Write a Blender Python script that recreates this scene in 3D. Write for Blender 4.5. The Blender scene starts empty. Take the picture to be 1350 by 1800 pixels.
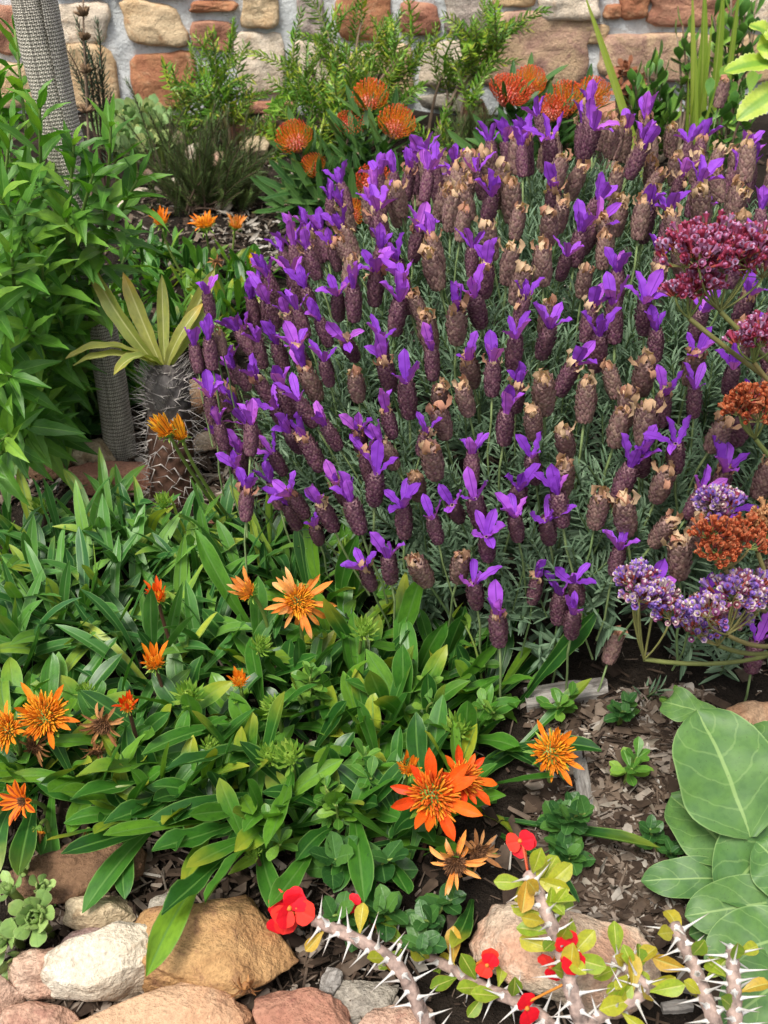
import bpy, math, random
import numpy as np
from mathutils import Vector, Matrix, noise as mnoise

# ---------------------------------------------------------------- camera, sky, sun, exposure
sc = bpy.context.scene
COL = sc.collection
CAM = np.array((0.0, 0.0, 1.0)); PITCH = math.radians(33); FPX = 1800.0
cd = bpy.data.cameras.new('camera'); cam = bpy.data.objects.new('camera', cd); COL.objects.link(cam)
cd.sensor_fit = 'VERTICAL'; cd.sensor_height = 24; cd.sensor_width = 18; cd.lens = 24
cd.clip_start = 0.01; cd.clip_end = 500
cd.dof.use_dof = True; cd.dof.focus_distance = 1.05; cd.dof.aperture_fstop = 9.0
cam.location = CAM; cam.rotation_euler = (math.pi/2 - PITCH, 0, 0)
sc.camera = cam

SUN_EL = math.radians(63); SUN_AZ = math.radians(-148)      # azimuth from +Y towards +X: high sun over the photographer's left shoulder
w = bpy.data.worlds.new('World'); sc.world = w; w.use_nodes = True
wn = w.node_tree; wn.nodes.clear()
sky = wn.nodes.new('ShaderNodeTexSky'); sky.sky_type = 'NISHITA'; sky.sun_disc = False
sky.sun_elevation = SUN_EL; sky.sun_rotation = SUN_AZ; sky.air_density = 1.0; sky.dust_density = 4.0; sky.ozone_density = 0.6
hs = wn.nodes.new('ShaderNodeHueSaturation'); hs.inputs['Saturation'].default_value = 0.35
bg = wn.nodes.new('ShaderNodeBackground'); bg.inputs[1].default_value = 0.085
wo = wn.nodes.new('ShaderNodeOutputWorld')
wn.links.new(sky.outputs[0], hs.inputs['Color']); wn.links.new(hs.outputs[0], bg.inputs[0]); wn.links.new(bg.outputs[0], wo.inputs[0])
sl = bpy.data.lights.new('sun', 'SUN'); sl.energy = 1.5; sl.angle = math.radians(18); sl.color = (1.0, 0.95, 0.86)
so = bpy.data.objects.new('sun', sl); COL.objects.link(so)
sd = Vector((math.sin(SUN_AZ)*math.cos(SUN_EL), math.cos(SUN_AZ)*math.cos(SUN_EL), math.sin(SUN_EL)))
so.rotation_euler = sd.to_track_quat('Z', 'Y').to_euler(); so.location = (0, 0, 4)
vs = sc.view_settings; vs.view_transform = 'Standard'; vs.look = 'None'; vs.gamma = 1; vs.use_curve_mapping = False
vs.exposure = 1.38
cy = sc.cycles; cy.max_bounces = 5; cy.diffuse_bounces = 3; cy.glossy_bounces = 2; cy.transmission_bounces = 3; cy.transparent_max_bounces = 4

# ---------------------------------------------------------------- projection helpers (pixels of the 1350x1800 photograph)
FW = np.array((0, math.cos(PITCH), -math.sin(PITCH))); UP = np.array((0, math.sin(PITCH), math.cos(PITCH))); RT = np.array((1.0, 0, 0))
Z = np.array((0, 0, 1.0))
WALL_Y = 2.78
def V3(*a): return np.array(a, float)
def nrm(v):
    v = np.asarray(v, float); return v/(np.linalg.norm(v)+1e-12)
def gz(x, y):
    yy = min(max(y, -0.4), 3.0)
    return 0.12+0.11*yy+0.008*math.sin(7*x+1.3)*math.sin(5.5*yy)+0.004*math.sin(17*x-11*yy)
def ray(px, py): return FW+(px-675)/FPX*RT+(900-py)/FPX*UP
def at(px, py, y):
    d = ray(px, py); return CAM+d*(y/d[1])
def hit(px, py, h=0.0):
    d = ray(px, py); t = 1.0
    for _ in range(30):
        p = CAM+d*t; e = p[2]-gz(p[0], p[1])-h
        t += e/(-d[2]+0.11*d[1])
    return CAM+d*t
def depth(p): return float(np.dot(np.asarray(p)-CAM, FW))
def mpp(p): return depth(p)/FPX
def proj(p):
    q = np.asarray(p)-CAM; t = np.dot(q, FW)
    return 675+FPX*np.dot(q, RT)/t, 900-FPX*np.dot(q, UP)/t, t
def inframe(p, m=40):
    x, y, t = proj(p); return t > 0.05 and -m < x < 1350+m and -m < y < 1800+m
def onground(p, dz=0.0): return V3(p[0], p[1], gz(p[0], p[1])+dz)

# ---------------------------------------------------------------- matrices
def frame(p, d, up=(0, 0, 1), s=(1, 1, 1), roll=0.0):
    """local Y along d, local Z as near to up as it can be"""
    y = nrm(d); up = np.asarray(up, float)
    x = np.cross(y, up)
    if np.linalg.norm(x) < 1e-4: x = np.cross(y, (0.3, -0.9, 0.2))
    x = nrm(x); z = np.cross(x, y)
    if roll:
        c, k = math.cos(roll), math.sin(roll); x, z = c*x+k*z, c*z-k*x
    M = np.eye(4)
    if np.isscalar(s): s = (s, s, s)
    M[:3, 0] = x*s[0]; M[:3, 1] = y*s[1]; M[:3, 2] = z*s[2]; M[:3, 3] = p
    return M
def zframe(p, d, s=1.0, rot=0.0):
    """local Z along d"""
    z = nrm(d); a = np.array((0, 1.0, 0)) if abs(z[1]) < 0.9 else np.array((1.0, 0, 0))
    x = nrm(np.cross(a, z)); y = np.cross(z, x)
    c, k = math.cos(rot), math.sin(rot); x, y = c*x+k*y, c*y-k*x
    M = np.eye(4); M[:3, 0] = x*s; M[:3, 1] = y*s; M[:3, 2] = z*s; M[:3, 3] = p
    return M
def trans(p):
    M = np.eye(4); M[:3, 3] = p; return M
def sph(az, el): return V3(math.cos(el)*math.cos(az), math.cos(el)*math.sin(az), math.sin(el))

# ---------------------------------------------------------------- mesh templates: (V, Q, T, UV)
def T_(V, Q=None, T=None, UV=None):
    V = np.asarray(V, float)
    Q = np.zeros((0, 4), int) if Q is None or len(Q) == 0 else np.asarray(Q, int)
    T = np.zeros((0, 3), int) if T is None or len(T) == 0 else np.asarray(T, int)
    UV = np.zeros((len(V), 2)) if UV is None else np.asarray(UV, float)
    return (V, Q, T, UV)
def gridq(nr, nc, wrap=False, off=0):
    q = []
    for i in range(nr-1):
        for j in range(nc if wrap else nc-1):
            k = (j+1) % nc
            q.append((off+i*nc+j, off+i*nc+k, off+(i+1)*nc+k, off+(i+1)*nc+j))
    return q
PROF = {
 'oblance': ([0, .12, .35, .6, .75, .88, .96, 1], [.22, .25, .5, .88, 1, .8, .45, .04]),
 'strap':   ([0, .1, .3, .6, .8, .92, 1], [.45, .55, .85, 1, .85, .5, .04]),
 'lance':   ([0, .06, .2, .4, .6, .8, 1], [.1, .25, .75, 1, .8, .42, .02]),
 'obov':    ([0, .1, .3, .55, .75, .9, 1], [.1, .18, .55, .95, 1, .72, .1]),
 'linear':  ([0, .1, .3, .7, .9, 1], [.6, .8, 1, 1, .75, .15]),
 'petal':   ([0, .2, .5, .75, .9, 1], [.4, .6, .95, 1, .7, .05]),
 'ray':     ([0, .3, .6, .8, 1], [.5, .85, 1, .75, .05]),
 'ovate':   ([0, .04, .12, .25, .4, .55, .7, .82, .92, .975, 1], [.08, .3, .7, .93, 1, .98, .88, .72, .5, .28, .04]),
 'spat':    ([0, .1, .25, .45, .62, .8, .92, 1], [.55, .5, .5, .75, 1, .95, .6, .06]),
 'round':   ([0, .08, .25, .5, .75, .92, 1], [.2, .55, .9, 1, .9, .55, .1]),
 'blade':   ([0, .1, .5, .8, 1], [.8, .9, 1, .7, .03]),
}
def leaf_t(prof='oblance', W=0.16, nseg=7, nc=3, bend=0.5, fold=0.12, wave=0.0, twist=0.0, thick=0.0, seed=0, side=0.0, b0=0.0, serr=0.0, nwave=3):
    """leaf of unit length along +Y, upper face +Z; bend > 0 droops"""
    rr = random.Random(seed); ph = rr.uniform(0, 6.28)
    xs, ws = PROF[prof]; V = []; UV = []
    y = z = x0 = 0.0; cs = np.linspace(-1, 1, nc); prev = 0.0
    rows = []
    for i in range(nseg+1):
        v = i/nseg; th = b0+bend*v**1.3; sdv = side*v
        if i:
            ds = v-prev; y += math.cos(th)*math.cos(sdv)*ds; z -= math.sin(th)*ds; x0 += math.sin(sdv)*ds
        prev = v
        e_ = min(.07, v, 1-v); wv = float(.5*np.interp(v, xs, ws)+.25*np.interp(v-e_, xs, ws)+.25*np.interp(v+e_, xs, ws))*W/2
        if serr: wv *= 1+serr*(1 if i % 2 else -1)*(1 if v < .95 else 0)
        tw = twist*v
        for c in cs:
            lx = c*wv; lz = fold*abs(c)*wv*2+wave*W*math.sin(v*nwave*6.28+ph+(1.5 if c > 0 else 0))*c*c
            if thick: lz = -0.25*W*0
            ax = math.cos(tw)*lx-math.sin(tw)*lz; az_ = math.sin(tw)*lx+math.cos(tw)*lz
            V.append((x0+ax, y+az_*math.sin(th), z+az_*math.cos(th))); UV.append((c*.5+.5, v))
    Q = gridq(nseg+1, nc)
    # winding so that +Z is the front
    Q = [(a, b, c2, d2) for a, b, c2, d2 in Q]
    if thick:
        V = np.array(V); n = len(V); top = V.copy(); bot = V.copy()
        for i in range(nseg+1):
            v = i/nseg; e = math.sin(math.pi*min(1, max(0, v*.94+.03)))**.5
            for j, c in enumerate(cs):
                hgt = thick*(1-c*c)**.5*e if abs(c) < 1 else 0
                top[i*nc+j, 2] += hgt*.45; bot[i*nc+j, 2] -= hgt*.75
        V = np.vstack((top, bot)); UV = UV+UV
        Q = Q+[(d+n, c+n, b+n, a+n) for a, b, c, d in Q]
    return T_(V, Q, None, UV)
def tube_t(path, rad, sides=6, cap=True, vrep=1.0):
    P = np.asarray(path, float); n = len(P)
    if np.isscalar(rad): rad = [rad]*n
    tang = np.gradient(P, axis=0); tang /= (np.linalg.norm(tang, axis=1)[:, None]+1e-12)
    a = np.array((0, 0, 1.0)) if abs(tang[0][2]) < .9 else np.array((1.0, 0, 0))
    x = nrm(np.cross(a, tang[0])); V = []; UV = []
    for i in range(n):
        x = nrm(x-tang[i]*np.dot(x, tang[i])); y = np.cross(tang[i], x)
        for j in range(sides):
            t = 2*math.pi*j/sides
            V.append(P[i]+rad[i]*(math.cos(t)*x+math.sin(t)*y)); UV.append((j/sides, i/(n-1)*vrep))
    Q = gridq(n, sides, True); T = []
    if cap:
        V.append(P[-1]+tang[-1]*rad[-1]*.5); UV.append((.5, vrep)); k = len(V)-1; o = (n-1)*sides
        T = [(o+j, o+(j+1) % sides, k) for j in range(sides)]
    return T_(V, Q, T, UV)
def lathe_t(prof, sides=10):
    V = []; UV = []; n = len(prof)
    for i, (r, z) in enumerate(prof):
        for j in range(sides):
            t = 2*math.pi*j/sides; V.append((r*math.cos(t), r*math.sin(t), z)); UV.append((j/sides, i/(n-1)))
    Q = [(a, b, c, d) for a, b, c, d in gridq(n, sides, True)]
    return T_(V, Q, None, UV)
def cone_t(sides=5, prof=((1, 0), (.45, .18), (.22, .5), (.02, 1))):
    return lathe_t(prof, sides)      # along +Z, unit
def bez(p0, p1, p2, n=6):
    t = np.linspace(0, 1, n)[:, None]
    return (1-t)**2*np.asarray(p0)+2*t*(1-t)*np.asarray(p1)+t*t*np.asarray(p2)
def smooth_path(pts, n=12):
    P = np.asarray(pts, float); m = len(P); out = []
    for k in range(n):
        u = k/(n-1)*(m-1); i = min(int(u), m-2); f = u-i
        p0 = P[max(i-1, 0)]; p1 = P[i]; p2 = P[i+1]; p3 = P[min(i+2, m-1)]
        out.append(.5*((2*p1)+(-p0+p2)*f+(2*p0-5*p1+4*p2-p3)*f*f+(-p0+3*p1-3*p2+p3)*f**3))
    return np.array(out)
class MB:
    def __init__(s): s.v = []; s.q = []; s.t = []; s.uv = []; s.r = []; s.qm = []; s.tm = []; s.n = 0
    def add(s, t, M=None, rnd=0.0, mi=0):
        V = t[0]
        if M is not None: V = V@M[:3, :3].T+M[:3, 3]
        s.v.append(V); s.q.append(t[1]+s.n); s.t.append(t[2]+s.n); s.uv.append(t[3])
        s.r.append(np.full(len(V), rnd)); s.qm.append(np.full(len(t[1]), mi)); s.tm.append(np.full(len(t[2]), mi)); s.n += len(V)
        return s
    def mesh(s, name, mats, smooth=True):
        me = bpy.data.meshes.new(name)
        V = np.concatenate(s.v); Q = np.concatenate(s.q); T = np.concatenate(s.t); UV = np.concatenate(s.uv); R = np.concatenate(s.r)
        me.vertices.add(len(V)); me.vertices.foreach_set('co', V.astype(np.float32).ravel())
        lv = np.concatenate((Q.ravel(), T.ravel())).astype(np.int32)
        me.loops.add(len(lv)); me.loops.foreach_set('vertex_index', lv)
        npoly = len(Q)+len(T); me.polygons.add(npoly)
        ls = np.concatenate((np.arange(len(Q))*4, len(Q)*4+np.arange(len(T))*3)).astype(np.int32)
        me.polygons.foreach_set('loop_start', ls)
        me.polygons.foreach_set('material_index', np.concatenate((np.concatenate(s.qm), np.concatenate(s.tm))).astype(np.int32))
        me.polygons.foreach_set('use_smooth', np.full(npoly, smooth))
        uvl = me.uv_layers.new(name='UVMap'); uvl.data.foreach_set('uv', UV[lv].astype(np.float32).ravel())
        at_ = me.attributes.new('rnd', 'FLOAT', 'POINT'); at_.data.foreach_set('value', R.astype(np.float32))
        for m in (mats if isinstance(mats, (list, tuple)) else [mats]): me.materials.append(m)
        me.update(calc_edges=True)
        return me
def mk(name, t, mats, smooth=True, rnd=0.0): return MB().add(t, None, rnd).mesh(name, mats, smooth)

# ---------------------------------------------------------------- objects
WM = {}
def ob(name, me, parent=None, W=None, kind=None):
    o = bpy.data.objects.new(name, me); COL.objects.link(o)
    W = np.eye(4) if W is None else W
    WM[o.name] = W
    if parent is not None:
        o.parent = parent; o.matrix_basis = Matrix((np.linalg.inv(WM[parent.name])@W).tolist())
    else: o.matrix_basis = Matrix(W.tolist())
    if kind: o['kind'] = kind
    return o
def tag(o, label, cat, group=None):
    o['label'] = label; o['category'] = cat
    if group: o['group'] = group
    return o
def thing(name, label, cat, loc, group=None):
    o = ob(name, None, None, trans(loc)); o.empty_display_size = .02
    return tag(o, label, cat, group)
class Sink:
    """collects alike pieces; the ones that show largest become parts, the rest one joined part"""
    def __init__(s, parent, name, tm, mats, rest): s.p = parent; s.name = name; s.tm = tm; s.mats = mats; s.rest = rest; s.items = []
    def add(s, vi, W): s.items.append((vi, W))
    def flush(s, limit=300):
        def score(it):
            c = it[1][:3, 3]+it[1][:3, 1]*.5
            return depth(c)+(0 if inframe(c) else 50)
        s.items.sort(key=score)
        for vi, W in s.items[:limit]: ob(s.name, s.tm[vi][1], s.p, W)
        if s.items[limit:]:
            b = MB(); rr = random.Random(5)
            inv = np.linalg.inv(WM[s.p.name])
            for vi, W in s.items[limit:]: b.add(s.tm[vi][0], inv@W, rr.random())
            ob(s.rest, b.mesh(s.rest, s.mats), s.p, WM[s.p.name], 'stuff')
def variants(name, mats, n, fn, smooth=True):
    out = []
    for i in range(n):
        t = fn(i); out.append((t, mk(name, t, mats, smooth)))
    return out

# ---------------------------------------------------------------- materials
class Gr:
    def __init__(s, name):
        s.m = bpy.data.materials.new(name); s.m.use_nodes = True; s.nt = s.m.node_tree; s.nt.nodes.clear()
    def n(s, typ, ins=None, **kw):
        nd = s.nt.nodes.new(typ)
        for k, v in kw.items(): setattr(nd, k, v)
        for k, v in (ins or {}).items(): s.put(nd.inputs[k], v)
        return nd
    def put(s, sock, v):
        if isinstance(v, bpy.types.NodeSocket): s.nt.links.new(v, sock)
        elif isinstance(v, (tuple, list)) and len(v) == 3 and sock.type == 'RGBA': sock.default_value = (*v, 1)
        else: sock.default_value = v
    def math(s, op, a, b=0.0, clamp=False): return s.n('ShaderNodeMath', {0: a, 1: b}, operation=op, use_clamp=clamp).outputs[0]
    def mix(s, f, a, b, bt='MIX'): return s.n('ShaderNodeMix', {0: f, 6: a, 7: b}, data_type='RGBA', blend_type=bt).outputs[2]
    def ramp(s, f, stops, interp='LINEAR'):
        nd = s.n('ShaderNodeValToRGB', {0: f}); cr = nd.color_ramp; cr.interpolation = interp
        while len(cr.elements) < len(stops): cr.elements.new(.5)
        for e, (p, c) in zip(cr.elements, stops): e.position = p; e.color = (*c, 1)
        return nd.outputs[0]
    def sstep(s, x, lo, hi): return s.n('ShaderNodeMapRange', {0: x, 1: lo, 2: hi, 3: 0.0, 4: 1.0}, interpolation_type='SMOOTHSTEP').outputs[0]
    def noise(s, vec, scale, detail=3, rough=.5, dist=0.0):
        nd = s.n('ShaderNodeTexNoise', {'Scale': scale, 'Detail': detail, 'Roughness': rough, 'Distortion': dist})
        if vec is not None: s.put(nd.inputs['Vector'], vec)
        return nd.outputs[0]
    def rnd(s):
        a = s.n('ShaderNodeAttribute', attribute_name='rnd').outputs['Fac']; o = s.n('ShaderNodeObjectInfo').outputs['Random']
        return s.math('FRACT', s.math('ADD', a, o))
    def out(s, sh): s.nt.links.new(sh, s.n('ShaderNodeOutputMaterial').inputs[0]); return s.m
    def pbr(s, col, rough=.6, spec=.4, nor=None, sheen=0):
        nd = s.n('ShaderNodeBsdfPrincipled', {'Base Color': col, 'Roughness': rough, 'Specular IOR Level': spec})
        if nor is not None: s.put(nd.inputs['Normal'], nor)
        if sheen: nd.inputs['Sheen Weight'].default_value = sheen
        return nd.outputs[0]
    def bump(s, h, st=.3, d=.002): return s.n('ShaderNodeBump', {'Strength': st, 'Distance': d, 'Height': h}).outputs[0]
def leafmat(name, stops, rib=None, ribw=.1, edge=None, edgew=.85, mott=.35, rough=.42, tr=.22, tip=None, tipv=.75, spec=.4, veins=0, spots=None, base=None, nscale=(3, 7), simple=False):
    g = Gr(name); uv = g.n('ShaderNodeSeparateXYZ', {0: g.n('ShaderNodeTexCoord').outputs['UV']})
    u, v = uv.outputs[0], uv.outputs[1]; r = g.rnd()
    c = g.ramp(r, stops)
    au = g.math('MULTIPLY', g.math('ABSOLUTE', g.math('SUBTRACT', u, .5)), 2)
    vec = g.n('ShaderNodeCombineXYZ', {0: g.math('MULTIPLY', u, nscale[0]), 1: g.math('MULTIPLY', v, nscale[1]), 2: g.math('MULTIPLY', r, 91)}).outputs[0]
    nz = g.noise(vec, 1.0, 3)
    if not simple:
        f = g.sstep(nz, .3, .72)
        c = g.mix(g.math('MULTIPLY', f, mott), c, g.mix(1.0, c, (1.65, 1.55, .9), 'MULTIPLY'))
        f2 = g.sstep(g.noise(vec, 2.7, 2), .45, .7)
        c = g.mix(g.math('MULTIPLY', f2, mott*.8), c, g.mix(1.0, c, (.5, .6, .55), 'MULTIPLY'))
    if base is not None: c = g.mix(g.math('SUBTRACT', 1.0, g.sstep(v, 0.0, .3), True), c, base)
    if veins:
        w_ = g.math('SINE', g.math('MULTIPLY', g.math('SUBTRACT', g.math('ADD', v, g.math('MULTIPLY', nz, .09)), g.math('MULTIPLY', g.math('POWER', au, 1.4), .30)), veins*6.283))
        c = g.mix(g.math('MULTIPLY', g.sstep(w_, .93, 1.0), .28), c, rib)
    if edge is not None: c = g.mix(g.math('MULTIPLY', g.sstep(au, edgew, 1.0), .8), c, edge)
    if rib is not None: c = g.mix(g.math('MULTIPLY', g.math('SUBTRACT', 1.0, g.sstep(au, ribw*.4, ribw), True), .75), c, rib)
    if tip is not None:
        tf = g.math('MULTIPLY', g.sstep(g.math('ADD', v, g.math('MULTIPLY', nz, .3)), tipv, tipv+.4), g.sstep(g.math('FRACT', g.math('MULTIPLY', r, 7.3)), .74, .95))
        c = g.mix(tf, c, tip)
    if spots is not None:
        sp = g.sstep(g.noise(vec, 9.0, 1), .70, .76)
        c = g.mix(g.math('MULTIPLY', sp, g.sstep(g.math('FRACT', g.math('MULTIPLY', r, 13.7)), .4, .9)), c, spots)
    h = g.math('ADD', g.math('MULTIPLY', nz, .6), g.math('MULTIPLY', g.sstep(au, 0, .25), .6))
    nor = None if simple else g.bump(h, .35, .0015)
    a = g.pbr(c, rough, spec, nor)
    b = g.n('ShaderNodeBsdfTranslucent', {0: g.mix(1.0, c, (1.5, 1.6, .6), 'MULTIPLY')}).outputs[0]
    return g.out(g.n('ShaderNodeMixShader', {0: tr, 1: a, 2: b}).outputs[0])
def simplemat(name, stops, rough=.6, spec=.3, nscale=60, mott=.4, bump=.3, tr=0.0, vgrad=None, coord='Object', bd=.001):
    """colour by random, darker / lighter mottling, optional gradient along v"""
    g = Gr(name); tc = g.n('ShaderNodeTexCoord'); r = g.rnd(); c = g.ramp(r, stops)
    n1 = g.noise(tc.outputs[coord], nscale, 4)
    c = g.mix(mott, c, g.mix(1.0, c, g.ramp(n1, [(.3, (.35, .35, .35)), (.7, (1.5, 1.45, 1.4))]), 'MULTIPLY'))
    if vgrad:
        v = g.n('ShaderNodeSeparateXYZ', {0: tc.outputs['UV']}).outputs[1]
        c = g.mix(g.sstep(v, vgrad[1], vgrad[2]), c, vgrad[0])
    a = g.pbr(c, rough, spec, g.bump(n1, bump, bd))
    if tr:
        b = g.n('ShaderNodeBsdfTranslucent', {0: c}).outputs[0]; a = g.n('ShaderNodeMixShader', {0: tr, 1: a, 2: b}).outputs[0]
    return g.out(a)
def rockmat(name, c1, c2, c3, streak=0.0, speck=.5, sc_=14, rough=.85):
    g = Gr(name); tc = g.n('ShaderNodeTexCoord'); o = g.n('ShaderNodeObjectInfo')
    vec = g.n('ShaderNodeVectorMath', {0: tc.outputs['Object'], 1: g.n('ShaderNodeCombineXYZ', {0: g.math('MULTIPLY', o.outputs['Random'], 13), 1: g.math('MULTIPLY', o.outputs['Random'], 7)}).outputs[0]}, operation='ADD').outputs[0]
    n1 = g.noise(vec, sc_, 5, .6, .8); n2 = g.noise(vec, sc_*2.6, 6, .7, .3); n3 = g.noise(vec, 260, 2, .6)
    c = g.mix(g.sstep(n1, .38, .62), c1, c2)
    c = g.mix(g.math('MULTIPLY', g.sstep(n2, .52, .68), .8), c, c3)
    if streak:
        wv = g.n('ShaderNodeTexWave', {'Vector': vec, 'Scale': 18.0, 'Distortion': 6.0, 'Detail': 3.0, 'Detail Scale': 1.5}, bands_direction='Z').outputs['Fac']
        c = g.mix(g.math('MULTIPLY', wv, streak), c, g.mix(1.0, c, (.55, .45, .42), 'MULTIPLY'))
    c = g.mix(speck, c, g.mix(1.0, c, g.ramp(n3, [(.32, (.4, .38, .36)), (.5, (1, 1, 1)), (.68, (1.5, 1.5, 1.5))]), 'MULTIPLY'))
    h = g.math('ADD', g.math('MULTIPLY', n2, .9), g.math('ADD', g.math('MULTIPLY', n3, .3), g.math('MULTIPLY', g.noise(vec, 75, 5, .7), .45)))
    return g.out(g.pbr(c, rough, .25, g.bump(h, .9, .009)))
# ================================================================ SETTING: ground, mulch, wall, rocks, wood
def soilmat():
    g = Gr('soil'); tc = g.n('ShaderNodeTexCoord'); n1 = g.noise(tc.outputs['Object'], 9, 5, .65); n2 = g.noise(tc.outputs['Object'], 120, 4, .7)
    c = g.ramp(n1, [(.3, (.012, .009, .007)), (.55, (.025, .018, .013)), (.75, (.055, .042, .032))])
    c = g.mix(g.sstep(n2, .62, .74), c, (.11, .085, .065))
    return g.out(g.pbr(c, .95, .15, g.bump(g.math('ADD', n1, n2), 1.0, .016)))
M_soil = soilmat()
def axis_vals(lo, hi, fine, outs):
    a = [-v for v in reversed(outs) if -v < lo]+list(np.arange(lo, hi+1e-6, fine))+[v for v in outs if v > hi]
    return a
xs = axis_vals(-1.6, 1.6, .03, [2, 3, 5, 9, 16, 30, 60]); ys = axis_vals(-.6, 3.0, .03, [1, 2, 3.5, 5, 9, 16, 30, 60])
gv = []
for y in ys:
    for x in xs:
        b = mnoise.noise(Vector((x*9, y*9, 0)))*.006 if abs(x) < 1.7 and -.7 < y < 3.1 else 0
        gv.append((x, y, gz(min(max(x, -2), 2), y)+b-.003))
ground = ob('ground', mk('ground', T_(gv, gridq(len(ys), len(xs))), M_soil), None, None, 'structure')

# ---- wood-chip mulch
rg = random.Random(11)
def chip_t(seed):
    r = random.Random(seed); L, Wd, H = 1.0, r.choice((.07, .1, .16, .3, .5)), .06
    V = []
    for z in (0, H):
        for (x, y) in ((-1, -1), (1, -1), (1, 1), (-1, 1)):
            V.append((x*Wd/2*r.uniform(.25, 1.15), y*L/2*r.uniform(.6, 1.1), z+r.uniform(-.03, .05)))
    Q = [(3, 2, 1, 0), (4, 5, 6, 7), (0, 1, 5, 4), (1, 2, 6, 5), (2, 3, 7, 6), (3, 0, 4, 7)]
    return T_(V, Q, None, [(0, 0), (1, 0), (1, 1), (0, 1)]*2)
chips = [chip_t(i) for i in range(8)]
M_chip = simplemat('wood_chips', [(0, (.03, .02, .015)), (.4, (.07, .048, .034)), (.7, (.14, .105, .08)), (.9, (.24, .2, .165)), (1, (.36, .33, .29))], .9, .15, 90, .55, .5)
M_dry = simplemat('dry_leaf_litter', [(0, (.1, .075, .055)), (.5, (.22, .19, .15)), (.85, (.34, .31, .27)), (1, (.48, .46, .42))], .8, .2, 120, .45, .4, tr=.1)
b = MB()
for i in range(19000):
    y = rg.uniform(.42, 2.72)**1.0; x = rg.uniform(-.47, .47)*(y*1.15+.18)
    if i > 8000:
        q = hit(*((rg.uniform(930, 1260), rg.uniform(1215, 1660)) if i < 14000 else (rg.uniform(0, 500), rg.uniform(730, 890)) if i < 16000 else (rg.uniform(200, 560), rg.uniform(250, 480)) if i < 17000 else (rg.uniform(0, 700), rg.uniform(1380, 1800)))); x, y = q[0], q[1]
    L = rg.choice((.004, .006, .008, .011, .015, .02, .026))*rg.uniform(.8, 1.2)
    d = sph(rg.uniform(0, 6.28), rg.gauss(0, .32))
    b.add(chips[i % 8], frame((x, y, gz(x, y)+rg.uniform(0, .007)), d, (rg.gauss(0, .3), rg.gauss(0, .3), 1), L), rg.random())
ob('mulch', b.mesh('mulch', M_chip, False), None, None, 'stuff')
tag(bpy.data.objects['mulch'], 'brown and grey wood chip mulch scattered over the bed', 'mulch')
curl = [leaf_t('lance', .22, 6, 3, rg.uniform(-1.5, 1.8), .35, .2, rg.uniform(-1.5, 1.5), seed=i) for i in range(6)]
b = MB()
for i in range(430):
    if i < 190: p = hit(rg.gauss(455, 55), rg.gauss(415, 42))
    elif i < 300: p = hit(rg.uniform(20, 480), rg.uniform(740, 880))
    elif i < 350: p = hit(rg.uniform(1000, 1240), rg.uniform(1230, 1620))
    else: p = onground(V3(rg.uniform(-.6, .6), rg.uniform(.9, 2.6), 0))
    p = onground(p, .004); b.add(curl[i % 6], frame(p, sph(rg.uniform(0, 6.28), rg.uniform(-.1, .5)), (rg.gauss(0, .4), rg.gauss(0, .4), 1), rg.uniform(.018, .042)), rg.random())
tag(ob('leaf_litter', b.mesh('leaf_litter', M_dry), None, None, 'stuff'), 'pale dry curled leaf litter lying on the mulch', 'leaf litter')

# ---- stone wall
STONE = {
 'tan':   rockmat('wall_stone_tan', (.52, .36, .2), (.6, .46, .29), (.42, .24, .12), .25, .3, 9),
 'cream': rockmat('wall_stone_cream', (.6, .5, .38), (.66, .57, .46), (.5, .36, .24), .15, .3, 8),
 'red':   rockmat('wall_stone_red', (.33, .14, .09), (.42, .22, .14), (.24, .1, .08), .2, .3, 10),
 'orange':rockmat('wall_stone_orange', (.42, .2, .1), (.36, .15, .08), (.5, .31, .18), .25, .3, 9),
 'mixed': rockmat('wall_stone_mixed', (.52, .37, .23), (.36, .22, .17), (.25, .14, .12), .2, .35, 8),
 'grey':  rockmat('wall_stone_grey', (.36, .3, .26), (.45, .39, .33), (.26, .2, .18), .2, .35, 9)}
def mortarmat():
    g = Gr('mortar'); tc = g.n('ShaderNodeTexCoord'); n1 = g.noise(tc.outputs['Object'], 14, 5, .6); n2 = g.noise(tc.outputs['Object'], 70, 5, .7)
    c = g.ramp(n1, [(.3, (.42, .44, .44)), (.55, (.58, .6, .6)), (.75, (.7, .71, .7))]); c = g.mix(g.sstep(n2, .62, .75), c, (.2, .2, .2))
    return g.out(g.pbr(c, .95, .15, g.bump(g.math('ADD', n1, n2), .8, .012)))
M_mort = mortarmat()
wall = thing('stone_wall', 'random rubble sandstone wall with pale grey mortar joints behind the bed', 'wall', (0, WALL_Y, gz(0, WALL_Y)-.1))
zb, zt = .28, 1.32; nx, nz_ = 230, 60; V = []
for j in range(nz_):
    for i in range(nx):
        x = -2.3+4.6*i/(nx-1); z = zb+(zt-zb)*j/(nz_-1)
        V.append((x, WALL_Y+.007*mnoise.noise(Vector((x*14, 0, z*14)))+.005*mnoise.noise(Vector((x*45, 3, z*45))), z))
n0 = len(V); V += [(-2.3, WALL_Y+.28, zb), (2.3, WALL_Y+.28, zb), (2.3, WALL_Y+.28, zt), (-2.3, WALL_Y+.28, zt)]
top = [(nz_-1)*nx, (nz_-1)*nx+nx-1]
Q = gridq(nz_, nx)+[(n0+1, n0, n0+3, n0+2), (top[0], top[1], n0+2, n0+3), (0, top[0], n0+3, n0), (nx-1, n0+1, n0+2, top[1])]
ob('mortar', mk('mortar', T_(V, Q), M_mort), wall, None)
def wxz(px, py):
    p = at(px, py, WALL_Y); return p[0], p[2]
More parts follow.
